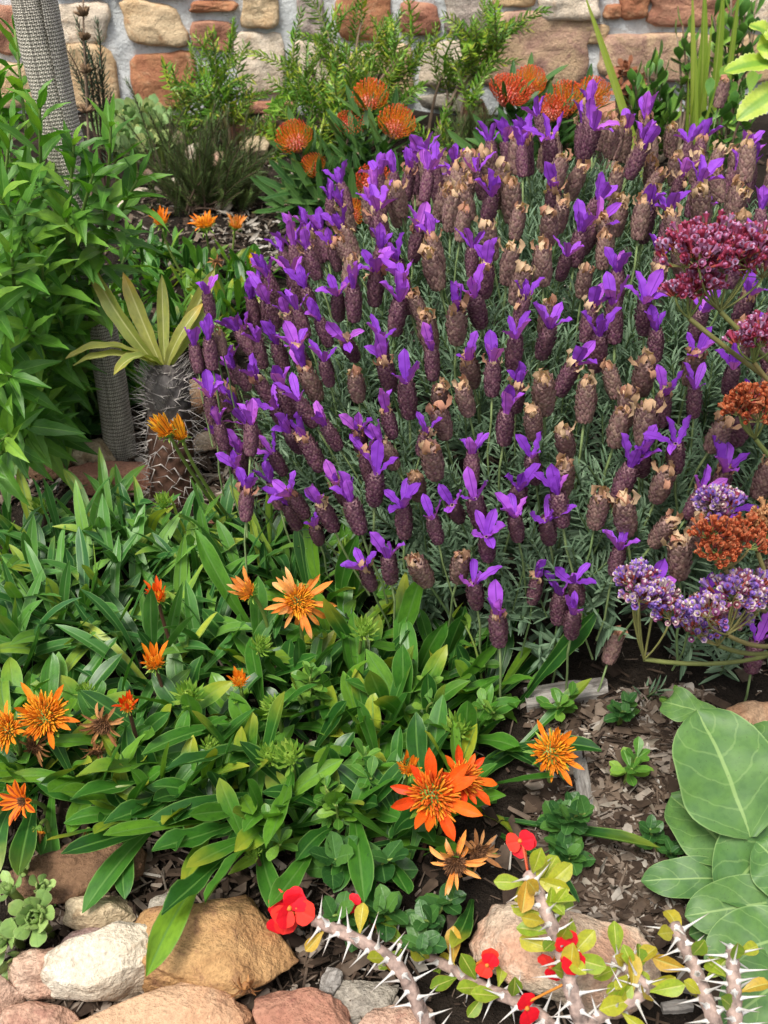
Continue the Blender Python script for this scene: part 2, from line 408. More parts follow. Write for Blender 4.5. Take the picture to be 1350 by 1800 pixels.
def wall_stone(x0, z0, x1, z1, kind, seed):
    r = random.Random(seed); cx, cz = (x0+x1)/2, (z0+z1)/2; a, b_ = abs(x1-x0)/2, abs(z1-z0)/2
    ex = r.uniform(4.5, 9); ns = 26; ph = [r.uniform(0, 6.28) for _ in range(4)]; shx = r.uniform(-.16, .16); shz = r.uniform(-.12, .12)
    rings = [(1.0, .02), (.99, -.009), (.955, -.016), (.8, -.019), (.5, -.02), (.22, -.02)]
    pr = r.uniform(.7, 1.25); V = []
    for s, d in rings:
        for k in range(ns):
            t = 2*math.pi*k/ns; c, n = math.cos(t), math.sin(t)
            rr = (abs(c)**ex+abs(n)**ex)**(-1/ex)
            rr *= 1.03+.05*math.sin(2*t+ph[0])+.05*math.sin(3*t+ph[1])+.03*math.sin(5*t+ph[2])+.015*math.sin(9*t+ph[3])
            x = a*rr*c*s; z = b_*rr*n*s; x += shx*z; z += shz*x*b_/a
            q = Vector(((cx+x)*16, seed, (cz+z)*16)); q2 = q*2.8
            dy = d*pr+(0 if d > 0 else .012*mnoise.noise(q)+.006*mnoise.noise(q2)+.0015*r.uniform(-1, 1))
            V.append((x, dy, z))
    V.append((0, -.022*pr, 0)); k = len(V)-1; o = (len(rings)-1)*ns
    Q = gridq(len(rings), ns, True); T = [(o+j, o+(j+1) % ns, k) for j in range(ns)]
    Q = [(d, c, b2, a2) for a2, b2, c, d in Q]; T = [(c, b2, a2) for a2, b2, c in T]
    Q = [tuple(reversed(q)) for q in Q]; T = [tuple(reversed(t)) for t in T]
    ob('stone', mk('stone', T_(V, Q, T), STONE[kind]), wall, trans((cx, WALL_Y, cz)))
PXS = [(72, 8, 100, 82, 'red'), (92, 4, 196, 76, 'cream'), (214, 4, 326, 79, 'tan'), (336, 0, 416, 20, 'orange'), (334, 37, 412, 86, 'red'),
 (423, -26, 492, 48, 'tan'), (86, 76, 213, 192, 'tan'), (225, 93, 348, 191, 'orange'), (412, 55, 500, 166, 'cream'), (200, -30, 330, -4, 'red'), (92, -36, 194, -6, 'orange'),
 (522, -12, 572, 62, 'grey'), (512, 74, 600, 165, 'cream'), (590, -20, 690, 70, 'orange'), (612, 82, 725, 172, 'tan'), (703, 4, 770, 60, 'red'), (738, 72, 838, 150, 'cream'), (782, -20, 862, 58, 'grey'),
 (850, 24, 1030, 152, 'mixed'), (950, -26, 1052, 34, 'cream'), (1062, 8, 1090, 32, 'orange'), (1094, -20, 1136, 33, 'orange'), (1019, 44, 1066, 76, 'tan'), (1144, -24, 1292, 44, 'red'),
 (1060, 58, 1246, 138, 'mixed'), (1262, 58, 1360, 150, 'tan'), (1306, -20, 1380, 48, 'cream'), (870, -30, 940, 12, 'tan'), (430, 176, 520, 200, 'red'), (-30, 5, 62, 95, 'red'), (-40, 108, 74, 190, 'tan'),
 (345, -40, 415, -8, 'cream')]
for i, (a, b_, c, d, k) in enumerate(PXS):
    x0, z1 = wxz(a, b_); x1, z0 = wxz(c, d); wall_stone(x0, z0, x1, z1, k, i+1)
rw = random.Random(3); xl = wxz(-45, 0)[0]; xr = wxz(1385, 0)[0]; ztop = wxz(600, -45)[1]; sid = 100
def fill(xa, xb, za, zb_):
    global sid
    z = za
    while z < zb_-.06:
        h = min(rw.uniform(.1, .16), zb_-z); x = xa
        while x < xb-.05:
            w_ = min(rw.uniform(.12, .26), xb-x); sid += 1
            wall_stone(x+.012, z+.01, x+w_-.012, z+h-.01, rw.choice(list(STONE)), sid); x += w_
        z += h
fill(-2.25, xl, .45, 1.3); fill(xr, 2.25, .45, 1.3); fill(xl, xr, ztop+.01, 1.3)

# ---- rocks
ROCK = {
 'cream': rockmat('rock_cream', (.55, .47, .36), (.62, .55, .44), (.42, .3, .2), 0, .35, 12),
 'pink':  rockmat('rock_pink', (.4, .24, .17), (.5, .35, .26), (.3, .15, .11), 0, .5, 16),
 'red':   rockmat('rock_red', (.33, .15, .1), (.4, .21, .14), (.25, .1, .08), .15, .35, 12),
 'rust':  rockmat('rock_rust', (.33, .18, .075), (.42, .25, .11), (.22, .11, .06), 0, .35, 13),
 'tanpink': rockmat('rock_tan_pink', (.47, .38, .28), (.46, .27, .18), (.55, .46, .36), 0, .35, 7),
 'orange': rockmat('rock_orange', (.45, .24, .13), (.52, .34, .21), (.35, .17, .1), .2, .3, 10),
 'brown': rockmat('rock_brown', (.16, .09, .05), (.24, .14, .08), (.1, .06, .04), .3, .35, 12),
 'tan':   rockmat('rock_tan', (.45, .35, .22), (.52, .42, .28), (.34, .23, .13), 0, .4, 12),
 'grey':  rockmat('rock_grey', (.28, .25, .21), (.36, .32, .26), (.2, .17, .14), 0, .5, 18),
 'purple': rockmat('rock_purple', (.3, .2, .18), (.38, .28, .25), (.22, .13, .12), 0, .5, 18)}
import bmesh
def ico(sub):
    bm = bmesh.new(); bmesh.ops.create_icosphere(bm, subdivisions=sub, radius=1)
    V = np.array([v.co[:] for v in bm.verts]); T = np.array([[v.index for v in f.verts] for f in bm.faces]); bm.free(); return V, T
ICO4, ICO3 = ico(5), ico(4)
def rock(label, px, py, wpx, hpx, kind, seed, rot=0.0, deep=1.0, cuts=7, up=.3, big=False, tilt=0.0, group=None, name='rock', box=.75):
    """wpx, hpx: apparent width and height; sits part-buried in the soil"""
    r = random.Random(seed*7+1); p = hit(px, py, .02); m = mpp(p)
    a = wpx*m/2*1.09; el = math.asin(max(.15, min(1, -nrm(p-CAM)[2])))
    bz = hpx*m/2*.9; by = a*.75*deep
    V, T = ICO4 if big else ICO3; V = V.copy()
    V = np.sign(V)*np.abs(V)**box; V /= np.max(np.linalg.norm(V, axis=1))**.5
    for _ in range(cuts+3):
        n = nrm((r.gauss(0, 1), r.gauss(0, 1), r.gauss(0, .8))); c = r.uniform(.55, .88)
        dd = V@n-c; V -= np.outer(np.where(dd > 0, dd*.9, 0), n)
    off = r.uniform(0, 50)
    dsp = np.array([.13*mnoise.noise(Vector(v*1.5)+Vector((off, 0, 0)))+.07*mnoise.noise(Vector(v*3.6)+Vector((0, off, 0)))+.03*mnoise.noise(Vector(v*9)+Vector((0, off, 3)))+(.012*mnoise.noise(Vector(v*24)) if big else 0) for v in V])
    V *= (1+dsp)[:, None]
    V *= (a, by, bz)
    ct, st = math.cos(tilt), math.sin(tilt); V = V@np.array(((ct, 0, -st), (0, 1, 0), (st, 0, ct))).T
    c, s = math.cos(rot), math.sin(rot); V = V@np.array(((c, -s, 0), (s, c, 0), (0, 0, 1))).T
    base = onground(p, bz*up)
    o = ob(name, mk('rock', T_(V, None, T), ROCK[kind]), None, trans(base)); tag(o, label, 'rock', group or 'garden rocks')
    return o
rock('big pale tan boulder with pink patches beside the thorny stems', 1000, 1668, 312, 215, 'tanpink', 1, -.12, .8, 5, .25, True, box=.85)
rock('big rusty orange boulder under the drooping green leaves', 390, 1672, 330, 200, 'rust', 2, .15, .8, 9, .3, True)
rock('cream white blocky rock between pink rock and rusty boulder', 196, 1690, 205, 200, 'cream', 3, .2, .85, 9, .6, True)
rock('speckled pinkish rock beside the pale green succulent', 70, 1712, 128, 125, 'pink', 4, .1, .8, 6, .5, True)
rock('long flat reddish orange slab rock below the cream rock', 275, 1800, 330, 130, 'orange', 5, .05, .55, 7, .7, True, tilt=.1)
rock('smooth red brown rock with dried flower head at its side', 530, 1800, 215, 125, 'red', 6, -.05, .7, 5, .5, True)
rock('pink tan rock below the thorny branch with a double red flower', 690, 1803, 160, 80, 'pink', 7, .2, .8, 5, .4, True)
rock('mottled pink and cream rock at the corner below speckled pinkish rock', 60, 1800, 150, 90, 'pink', 8, -.1, .8, 6, .45, True)
rock('purplish pink rock half hidden behind speckled pinkish rock', -8, 1745, 90, 120, 'pink', 9, .3, .9, 6, .4)
rock('flat grey green stone beside the weathered wood offcut', 640, 1738, 150, 62, 'grey', 10, .1, .8, 5, .3)
rock('dark rusty brown rock shaded under hanging leaves near the striped flower', 120, 1530, 260, 130, 'brown', 11, .1, .7, 6, .4, True)
rock('tan sandy rock tucked behind the cream white rock', 175, 1592, 125, 95, 'tan', 12, .1, .8, 6, .4)
rock('grey brown rock under a drooping yellow leaf', 285, 1600, 105, 85, 'grey', 13, .4, .8, 6, .5)
rock('small purplish rock wedged against the cream white rock', 142, 1648, 90, 80, 'purple', 14, .3, .8, 5, .4)
rock('orange tan rock behind the large round grey green leaf', 1318, 1268, 140, 100, 'orange', 15, .2, .8, 6, .4)
rock('dark brown rock in the shade under the leafy green shrub', 72, 778, 78, 62, 'brown', 16, .2, .8, 6, .5)
rock('flat banded brown stone under the leafy green shrub', 82, 812, 92, 40, 'brown', 17, .05, .8, 5, .6)
rock('yellow tan rounded rock at the foot of the hessian wrapped trunk', 163, 797, 92, 68, 'tan', 18, .2, .8, 5, .55)
rock('long reddish brown rock in front of the hessian wrapped trunk', 212, 835, 185, 60, 'red', 19, .12, .55, 5, .6, True, tilt=-.08)
rock('small tan rock behind the strap leaf clump', 168, 880, 70, 44, 'orange', 20, 0, .8, 5, .5)
rock('small red stone at the edge of the lavender bush', 388, 890, 60, 32, 'red', 21, 0, .8, 5, .5)
rock('orange tan slab behind the spiny trunk', 362, 690, 105, 70, 'orange', 22, .3, .9, 6, .5)
rock('pinkish stone between the spiny trunk and the lavender', 372, 765, 80, 44, 'tanpink', 23, .1, .9, 6, .4)
rock('smooth egg shaped tan rock among the dark heath', 447, 256, 52, 42, 'tan', 24, .2, .9, 3, .8)
rock('orange rock at the wall foot above the egg shaped tan rock', 400, 205, 56, 56, 'orange', 25, .3, .9, 7, .6)
rock('dull red rock at the wall foot beside egg shaped tan rock', 425, 232, 46, 40, 'red', 26, .2, .9, 6, .6)
FIST = ['pink tan fist sized rock behind the heath beside the pale rosette mat', 'cream fist sized rock behind the heath below pink tan one', 'pink fist sized rock in the middle of the heath bush', 'cream fist sized rock low in the heath bush', 'yellow tan rock at the heath bush foot', 'pink tan rock low in the heath beside yellow tan rock', 'small red stone touching the egg shaped tan rock', 'pink stone at the wall foot right of the egg shaped rock', 'pink stone at the heath edge under the rosette mat', 'small cream pebble at the heath foot above the open orange flower', 'cream stone between leafy shrub and heath', 'cream pebble beside the leafy shrub edge']
for i, (x, y, w_, h_, k) in enumerate(((320, 238, 40, 36, 'tanpink'), (345, 262, 44, 38, 'cream'), (384, 278, 46, 40, 'pink'), (318, 322, 46, 40, 'cream'), (345, 345, 52, 38, 'tan'), (374, 328, 40, 34, 'tanpink'), (452, 228, 44, 30, 'red'), (478, 205, 50, 36, 'pink'), (265, 300, 44, 34, 'pink'), (392, 352, 36, 28, 'cream'), (240, 335, 50, 30, 'cream'), (215, 352, 44, 30, 'cream'))):
    rock(FIST[i], x, y, w_, h_, k, 40+i, i, .9, 6, .5, group='fist sized rocks in the heath')
rock('large rounded brick red boulder behind the lavender', 1075, 228, 105, 92, 'red', 60, .2, .9, 5, .5, True)
rock('pinkish tan boulder just right of the brick red boulder', 1140, 262, 92, 66, 'tanpink', 61, .2, .9, 6, .5)
rock('white angular rock behind the flag leaves', 1192, 165, 56, 60, 'cream', 62, .5, .9, 9, .6)
rock('dark brown rock against the wall above the white angular rock', 1188, 128, 60, 48, 'brown', 63, .2, .9, 5, 1.6)
rock('brown slab rock lying along the wall foot', 790, 178, 120, 62, 'grey', 64, .05, .5, 6, .6)
rock('rusty broken rock beside the brown slab at the wall foot', 838, 200, 50, 54, 'brown', 65, .2, .9, 8, .6)
rock('tan rock between the orange pincushion flowers and the brick red boulder', 1050, 175, 70, 50, 'tan', 66, .2, .9, 6, .5)
rock('pale stone right of the pinkish tan boulder', 1225, 262, 60, 44, 'cream', 67, .2, .9, 6, .5)
rock('pale orange stone beneath the serrated lime leaves', 1290, 250, 70, 60, 'orange', 68, .2, .9, 6, .5)

# ---- weathered wood
def woodmat():
    g = Gr('weathered_wood'); tc = g.n('ShaderNodeTexCoord'); mp = g.n('ShaderNodeMapping', {0: tc.outputs['Object'], 3: (160, 9, 160)})
    n1 = g.noise(mp.outputs[0], 1, 5, .7); c = g.ramp(n1, [(.3, (.07, .06, .052)), (.5, (.24, .22, .2)), (.72, (.42, .4, .37))])
    return g.out(g.pbr(c, .9, .15, g.bump(n1, .9, .004)))
M_wood = woodmat()
def plank_t(L, Wd, H, seed):
    r = random.Random(seed); n = 8; V = []; UV = []
    for i in range(n+1):
        f = i/n-.5; k = 1-.25*abs(f)*2*r.random()
        for (x, z) in ((-1, 0), (-1, 1), (-.4, 1.12), (.4, 1.0), (1, .9), (1, 0)):
            e = r.uniform(-.12, .12) if i in (0, n) else 0
            V.append((x*Wd/2*k*r.uniform(.93, 1.07), (f+e*.15)*L, z*H*r.uniform(.85, 1.1))); UV.append((x, f))
    Q = gridq(n+1, 6, True)
    Q += [(0, 5, 4, 1), (1, 4, 3, 2)]; o = n*6; Q += [(o+1, o+4, o+5, o), (o+2, o+3, o+4, o+1)]
    return T_(V, [tuple(q) for q in Q], None, UV)
def plank(name, label, a, b_, wpx, thick, seed, cat, group=None):
    pa, pb = onground(hit(*a)), onground(hit(*b_)); c = (pa+pb)/2; m = mpp(c); L = np.linalg.norm(pb-pa)
    o = ob(name, mk(name, plank_t(L, wpx*m, thick, seed), M_wood, False), None, frame(c-V3(0, 0, .003), pb-pa))
    return tag(o, label, cat, group)
plank('weathered_plank', 'weathered grey piece of timber lying below the lavender', (925, 1238), (1068, 1218), 42, .016, 1, 'timber')
plank('wood_offcut', 'split grey wood offcut between rusty boulder and red brown rock', (590, 1722), (575, 1762), 36, .02, 2, 'wood')
plank('bark_strip', 'upright strip of brown bark beneath the orange flower by the mulch', (1012, 1330), (1030, 1425), 26, .014, 3, 'bark')
rb = random.Random(8)
CH = ['loose wood chip on the mulch above the big tan pink boulder', 'wood chip lying between the thorny stems', 'wood chip on the bare mulch around the light green seedling', 'wood chip between the spiny trunk and the lavender', 'wood chip in front of the rocks under the leafy shrub', 'wood chip among the pale leaf litter']
for i, (x, y, L, w_) in enumerate(((1150, 1492, 62, 26), (1172, 1525, 46, 20), (1092, 1552, 50, 20), (1118, 1575, 62, 14), (1068, 1560, 60, 16), (1100, 1520, 46, 13), (1150, 1600, 54, 12), (1180, 1588, 48, 14), (1205, 1735, 60, 16), (1190, 1770, 54, 18), (1130, 1265, 52, 12), (1160, 1272, 40, 14), (1090, 1285, 46, 10), (1060, 1300, 40, 10), (1128, 1450, 54, 14), (1100, 1440, 44, 16), (1075, 1350, 40, 12), (1140, 1380, 38, 10), (390, 800, 36, 8), (395, 835, 40, 9), (60, 858, 44, 12), (115, 850, 40, 9), (440, 440, 40, 9), (480, 420, 36, 8), (500, 455, 44, 8))):
    an = rb.uniform(-.9, .9); dx, dy = math.cos(an)*L/2, math.sin(an)*L/2
    plank('wood_chip', CH[0 if i < 8 else 1 if i < 10 else 2 if i < 18 else 3 if i < 20 else 4 if i < 22 else 5], (x-dx, y-dy), (x+dx, y+dy), w_, .006, 20+i, 'wood chip', 'loose wood chips on the mulch')
# ================================================================ LAVENDER
GA = 2.39996
M_lavleaf = leafmat('lavender_leaf', [(0, (.06, .115, .06)), (.5, (.12, .2, .115)), (1, (.2, .29, .18))], rib=(.16, .22, .15), ribw=.25, mott=.2, rough=.6, tr=.12, spec=.25, simple=True)
M_lavstem = simplemat('lavender_stem', [(0, (.12, .19, .07)), (1, (.22, .3, .12))], .6, .3, 80, .3, .2)
M_spike_new = simplemat('lavender_spike_fresh', [(0, (.13, .04, .09)), (.6, (.18, .075, .115)), (1, (.23, .11, .13))], .8, .15, 300, .5, .6, vgrad=((.25, .15, .16), .35, 1.1))
M_spike_old = simplemat('lavender_spike_faded', [(0, (.2, .1, .11)), (.5, (.26, .15, .135)), (1, (.32, .22, .165))], .85, .1, 300, .5, .6, vgrad=((.32, .22, .19), .35, 1.2))
M_bract = leafmat('lavender_bract', [(0, (.2, .04, .45)), (.5, (.28, .065, .6)), (.85, (.38, .09, .65)), (1, (.46, .12, .58))], rib=(.14, .025, .3), ribw=.12, mott=.3, rough=.55, tr=.3, spec=.2, simple=True)
M_wither = leafmat('lavender_withered_bract', [(0, (.42, .2, .14)), (.5, (.48, .3, .18)), (1, (.55, .4, .26))], mott=.5, rough=.8, tr=.2, spec=.1, simple=True)
def spike_mesh(seed, L, R, mat):
    r = random.Random(seed); b = MB(); n = 14
    prof = lambda f: R*(.62+.4*math.sin(math.pi*min(1, f*.8+.12)))
    b.add(lathe_t([(R*.2, 0)]+[(prof(f)*.86, f*L) for f in np.linspace(.03, .97, 6)]+[(R*.15, L)], 8), None, .05)
    sc_ = leaf_t('obov', 1.0, 2, 3, .55, -.3)
    for i in range(n):
        f = (i+.3)/n; k = 11 if i < n-2 else 8
        for j in range(k):
            a = 2*math.pi*(j+.5*(i % 2))/k+r.uniform(-.15, .15); rad = prof(f)*.9
            out = V3(math.cos(a), math.sin(a), 0); s = R*r.uniform(.48, .72)
            b.add(sc_, frame(out*rad+V3(0, 0, f*L), nrm(Z*.85+out*r.uniform(.35, .8)), out, s), r.random()*.8)
    return b.mesh('spike', mat)
SP_NEW = [spike_mesh(i, .038, .0088, M_spike_new) for i in range(3)]
SP_OLD = [spike_mesh(10+i, .037, .0097, M_spike_old) for i in range(4)]
def bracts_mesh(seed):
    r = random.Random(seed); b = MB(); k = r.choice((3, 4, 4, 5)); op = r.uniform(.15, .8)
    for j in range(k):
        a = 6.28*j/k+r.uniform(-.5, .5); th = op*r.uniform(.4, 1.35); L = r.uniform(.023, .036)
        t = leaf_t('petal', r.uniform(.3, .42), 10, 5, r.uniform(-.7, .8), r.uniform(.1, .4), .1, r.uniform(-.6, .6), seed=seed*9+j)
        d = V3(math.cos(a)*math.sin(th), math.sin(a)*math.sin(th), math.cos(th))
        b.add(t, frame(V3(math.cos(a), math.sin(a), 0)*.002, d, -V3(math.cos(a), math.sin(a), -.2), L), r.random()*.6)
    return b.mesh('bracts', M_bract)
def wither_mesh(seed):
    r = random.Random(seed); b = MB()
    for j in range(6):
        a = 6.28*j/6+r.uniform(-.4, .4); th = r.uniform(.2, 1.3)
        t = leaf_t('petal', r.uniform(.28, .45), 6, 3, r.uniform(.8, 3.0), .3, .2, r.uniform(-1.5, 1.5), seed=seed*5+j)
        d = V3(math.cos(a)*math.sin(th), math.sin(a)*math.sin(th), math.cos(th))
        b.add(t, frame((math.cos(a)*.003, math.sin(a)*.003, -.002), d, V3(math.cos(a), math.sin(a), .3), r.uniform(.011, .02)), r.random()*.6)
    return b.mesh('withered_bracts', M_wither)
BR = [bracts_mesh(i) for i in range(9)]; WI = [wither_mesh(i) for i in range(5)]
STEM = mk('stem', tube_t([(0, 0, -.11), (.003, 0, -.07), (0, .002, -.03), (0, 0, .002)], .0013, 5), M_lavstem)
LC = (.28, 1.25); LR = (.49, .46); LH = .362
def lav_z(x, y):
    r = math.hypot((x-LC[0])/LR[0], (y-LC[1])/LR[1])
    lump = 1+.10*mnoise.noise(Vector((x*6, y*6, 2)))+.07*mnoise.noise(Vector((x*13, y*13, 5)))
    return gz(x, y)+LH*max(0, 1-min(r, 1)**2.5)**.5*lump, r
def lav_n(x, y):
    e = .01; z0 = lav_z(x, y)[0]; return nrm((-(lav_z(x+e, y)[0]-lav_z(x-e, y)[0])/(2*e), -(lav_z(x, y+e)[0]-lav_z(x, y-e)[0])/(2*e), 1))
lav = thing('lavender_bush', 'wide rounded lavender bush covered in purple and faded brown flower spikes', 'lavender', (LC[0], LC[1], gz(*LC)))
inv = np.linalg.inv(WM[lav.name])
rl = random.Random(21)
# shoots of narrow leaves
lt = [leaf_t('linear', .13, 3, 3, rl.uniform(-.3, .7), .22, seed=i) for i in range(5)]
def shoot(b, p, d, L, r, n=13):
    """p: tip"""
    d = nrm(d); base = p-d*L
    side = nrm(np.cross(d, (r.gauss(0, 1), r.gauss(0, 1), r.gauss(0, 1)))); o2 = np.cross(d, side)
    b.add(tube_t([base, p-d*.004], .0011, 3, False), None, .3, 1)
    for i in range(n):
        f = i/(n-1); q = base+d*L*f; ax = side if i % 2 else o2; ll = (.034-.016*f)*r.uniform(.8, 1.15)
        for s in (-1, 1):
            dd = nrm(d*(.45+.5*f)+ax*s*(1.0-.45*f)+V3(0, 0, r.uniform(-.1, .2)))
            b.add(lt[r.randrange(5)], frame(q, dd, d, ll), r.random()*.85)
b = MB(); cnt = 0
pts = []
tries = 0
while len(pts) < 1150 and tries < 30000:
    tries += 1
    a = rl.uniform(0, 6.28); rad = math.sqrt(rl.random())*1.0
    rad = rad if rl.random() < .6 else rl.uniform(.82, 1.0)
    x = LC[0]+LR[0]*rad*math.cos(a); y = LC[1]+LR[1]*rad*math.sin(a); z, r_ = lav_z(x, y)
    if r_ > .999 or (z < gz(x, y)+.16 and rl.random() < .93): continue
    n = lav_n(x, y)
    if np.dot(n, nrm(CAM-V3(x, y, z))) < -.2: continue
    p = V3(x, y, z)
    if not inframe(p, 120): continue
    if any((q[0]-x)**2+(q[1]-y)**2+(q[2]-z)**2 < .017**2 for q in pts[-400:]): continue
    pts.append(p)
    d = nrm(n*.6+Z*.75+V3(rl.gauss(0, .22), rl.gauss(0, .22), 0)); pp = p+n*rl.uniform(-.03, .008)
    shoot(b, pp, d, rl.uniform(.06, .085), rl)
for i in range(75):     # side and under-skirt shoots down to the soil
    a = rl.uniform(2.6, 6.9); x = LC[0]+LR[0]*.96*math.cos(a); y = LC[1]+LR[1]*.96*math.sin(a)
    zt_ = lav_z(LC[0]+LR[0]*.93*math.cos(a), LC[1]+LR[1]*.93*math.sin(a))[0]; z = rl.uniform(gz(x, y)+.05, zt_); k = .95-.2*(zt_-z)/(zt_-gz(x, y)+.001)*rl.uniform(.3, 1.2)
    x = LC[0]+LR[0]*k*math.cos(a); y = LC[1]+LR[1]*k*math.sin(a)
    d = nrm((math.cos(a)*.8, math.sin(a)*.8, rl.uniform(.1, .9))); shoot(b, V3(x, y, z), d, rl.uniform(.05, .075), rl, 11)
bb = MB(); 
ob('foliage', b.mesh('foliage', [M_lavleaf, M_lavstem]), lav, None, 'stuff')
M_bark = simplemat('woody_bark', [(0, (.07, .048, .035)), (1, (.14, .1, .075))], .9, .1, 150, .6, .8)
for i in range(16):
    a = rl.uniform(0, 6.28); k = rl.uniform(.25, .72); x = LC[0]+LR[0]*k*math.cos(a); y = LC[1]+LR[1]*k*math.sin(a)
    p0 = V3(LC[0]+.05*math.cos(a), LC[1]+.05*math.sin(a), gz(*LC)-.02); p2 = V3(x, y, lav_z(x, y)[0]-.06)
    ob('stem', mk('stem', tube_t(bez(p0, (p0+p2)/2+V3(math.cos(a)*.06, math.sin(a)*.06, -.03), p2, 7), np.linspace(.008, .003, 7), 6), M_bark), lav, None)
heads = []
def head(p, d, new, r):
    s = r.uniform(.88, 1.2)*(.98 if new else 1.02)*(.86 if proj(p)[0] < 480 else 1)
    Wh = zframe(p, d, s, r.uniform(0, 6.28))
    o = ob('flower_spike', r.choice(SP_NEW if new else SP_OLD), lav, Wh)
    tipW = Wh@trans((0, 0, .037 if new else .036))
    if new: ob('bracts', r.choice(BR), o, tipW)
    if not new or r.random() < .3: ob('withered_bracts', r.choice(WI), o, tipW)
    if not new and r.random() < .12: ob('bracts', r.choice(BR), o, tipW)
    ob('stem', STEM, o, Wh)
tries = 0
cell = []
while len(heads) < 287 and tries < 60000:
    tries += 1
    a = rl.uniform(0, 6.28); rad = math.sqrt(rl.random())*.985 if rl.random() < .55 else rl.uniform(.7, .985)
    x = LC[0]+LR[0]*rad*math.cos(a); y = LC[1]+LR[1]*rad*math.sin(a); z, r_ = lav_z(x, y); n = lav_n(x, y)
    p = V3(x, y, z)+n*rl.uniform(.006, .028)
    px, py, t = proj(p)
    if not (-10 < px < 1375 and -10 < py < 1150) or np.dot(n, nrm(CAM-p)) < -.12: continue
    if py > 960 and px > 560 and rl.random() < .85: continue
    if z < gz(x, y)+.10: continue
    md = .0275+.014*max(0, t-.95)/.55
    if any(np.sum((q-p)**2) < md*md for q in cell): continue
    if rl.random() < .25*max(0, math.sin(px*.013)*math.sin(py*.016)): continue
    cell.append(p)
    left = max(0, min(1, (820-px)/420)); pr = .52+.44*left+(.12 if py > 800 else 0)-(.12 if py < 330 else 0)
    d = nrm(Z+n*.4*V3(1, 1, 0)+V3(rl.gauss(0, .13), rl.gauss(0, .13), 0))
    heads.append(p); head(p, d, rl.random() < pr, rl)
for (px, py, yy, new) in ((372, 560, 1.12, 1), (350, 655, 1.10, 1), (374, 650, 1.10, 1), (392, 625, 1.12, 0), (935, 1060, .86, 1), (980, 1095, .85, 1), (1068, 1165, .84, 0), (1262, 190, 1.5, 0), (440, 800, .98, 1), (432, 915, .93, 1), (375, 745, 1.06, 1), (395, 790, 1.04, 1), (1320, 1180, .83, 1)):
    head(at(px, py, yy), nrm((rl.gauss(0, .1), rl.gauss(0, .1), 1)), new, rl)

# ================================================================ GAZANIA (strap-leaved daisies)
GREENS = [(0, (.012, .06, .010)), (.3, (.025, .105, .014)), (.6, (.05, .165, .018)), (.85, (.085, .22, .022)), (.97, (.14, .27, .025)), (1, (.3, .33, .03))]
M_gaz = leafmat('gazania_leaf', GREENS, rib=(.11, .24, .05), ribw=.12, edge=(.16, .3, .07), edgew=.86, mott=.5, rough=.4, tr=.22, tip=(.3, .33, .03), tipv=.75, spots=(.07, .04, .015), spec=.45)
M_gazn = leafmat('gazania_narrow_leaf', [(0, (.02, .09, .022)), (.4, (.045, .15, .03)), (.75, (.08, .215, .035)), (.93, (.14, .29, .045)), (1, (.34, .4, .05))], rib=(.14, .27, .09), ribw=.14, edge=(.2, .34, .12), edgew=.85, mott=.35, rough=.42, tr=.22, tip=(.3, .36, .05), tipv=.85, spec=.45)
rv = random.Random(77)
GZ = variants('leaf', M_gaz, 10, lambda i: leaf_t('oblance', .18, 12, 5, rv.uniform(.0, 1.0), rv.uniform(.03, .2), rv.uniform(0, .12), rv.uniform(-.5, .5), seed=i, side=rv.uniform(-.4, .4), b0=rv.uniform(-.2, .05)))
GN = variants('leaf', M_gazn, 10, lambda i: leaf_t('strap' if i % 2 else 'oblance', .12, 12, 5, rv.uniform(-.1, 1.2), rv.uniform(.08, .3), rv.uniform(0, .1), rv.uniform(-.7, .7), seed=30+i, side=rv.uniform(-.4, .4), b0=rv.uniform(-.2, .05)))
def crown(sink, nv, p, r, n, L, W0, Wr, el, az0=None, spread=3.14, jit=.012):
    """n leaves from point p; el=(inner, outer) elevations in degrees"""
    for i in range(n):
        f = (i+.5)/n
        az = (i*GA+r.uniform(-.3, .3)) if az0 is None else az0+r.uniform(-spread, spread)
        e = math.radians(el[0]+(el[1]-el[0])*f+r.gauss(0, 9)); d = sph(az, e)
        l = r.uniform(*L)*(1-.25*(1-f)*r.random()); w_ = r.uniform(*Wr)/W0/l
        up = nrm(Z-d*d[2]+1e-4*V3(1, 0, 0)); roll = r.gauss(0, .3)
        q = p+V3(r.gauss(0, jit), r.gauss(0, jit), 0)
        sink.add(r.randrange(nv), frame(q, d, up, (l*w_, l, l), roll))
CAMAZ = -math.pi/2
gA = thing('gazania_clump', 'dense clump of narrow upright green strap leaves in front of the spiny trunk', 'plant', onground(hit(230, 1060)), 'gazania clumps')
s = Sink(gA, 'leaf', GN, M_gazn, 'leaf_mass'); ra = random.Random(31)
for (x, y) in ((55, 1075), (140, 1010), (230, 1050), (325, 995), (415, 1045), (85, 1170), (195, 1130), (315, 1110), (15, 1000), (465, 1000), (375, 1170), (20, 1180), (265, 1190), (75, 985), (255, 985), (395, 965), (150, 1090), (-30, 1090), (490, 1060), (180, 965), (340, 1050), (110, 1120)):
    crown(s, 10, onground(hit(x, y)), ra, 19, (.085, .15), .12, (.012, .019), (80, 24))
s.flush()
gB = thing('gazania_clump', 'clump of broad glossy green leaves with orange daisies below the lavender', 'plant', onground(hit(600, 1250)), 'gazania clumps')
s = Sink(gB, 'leaf', GZ, M_gaz, 'leaf_mass'); ra = random.Random(32)
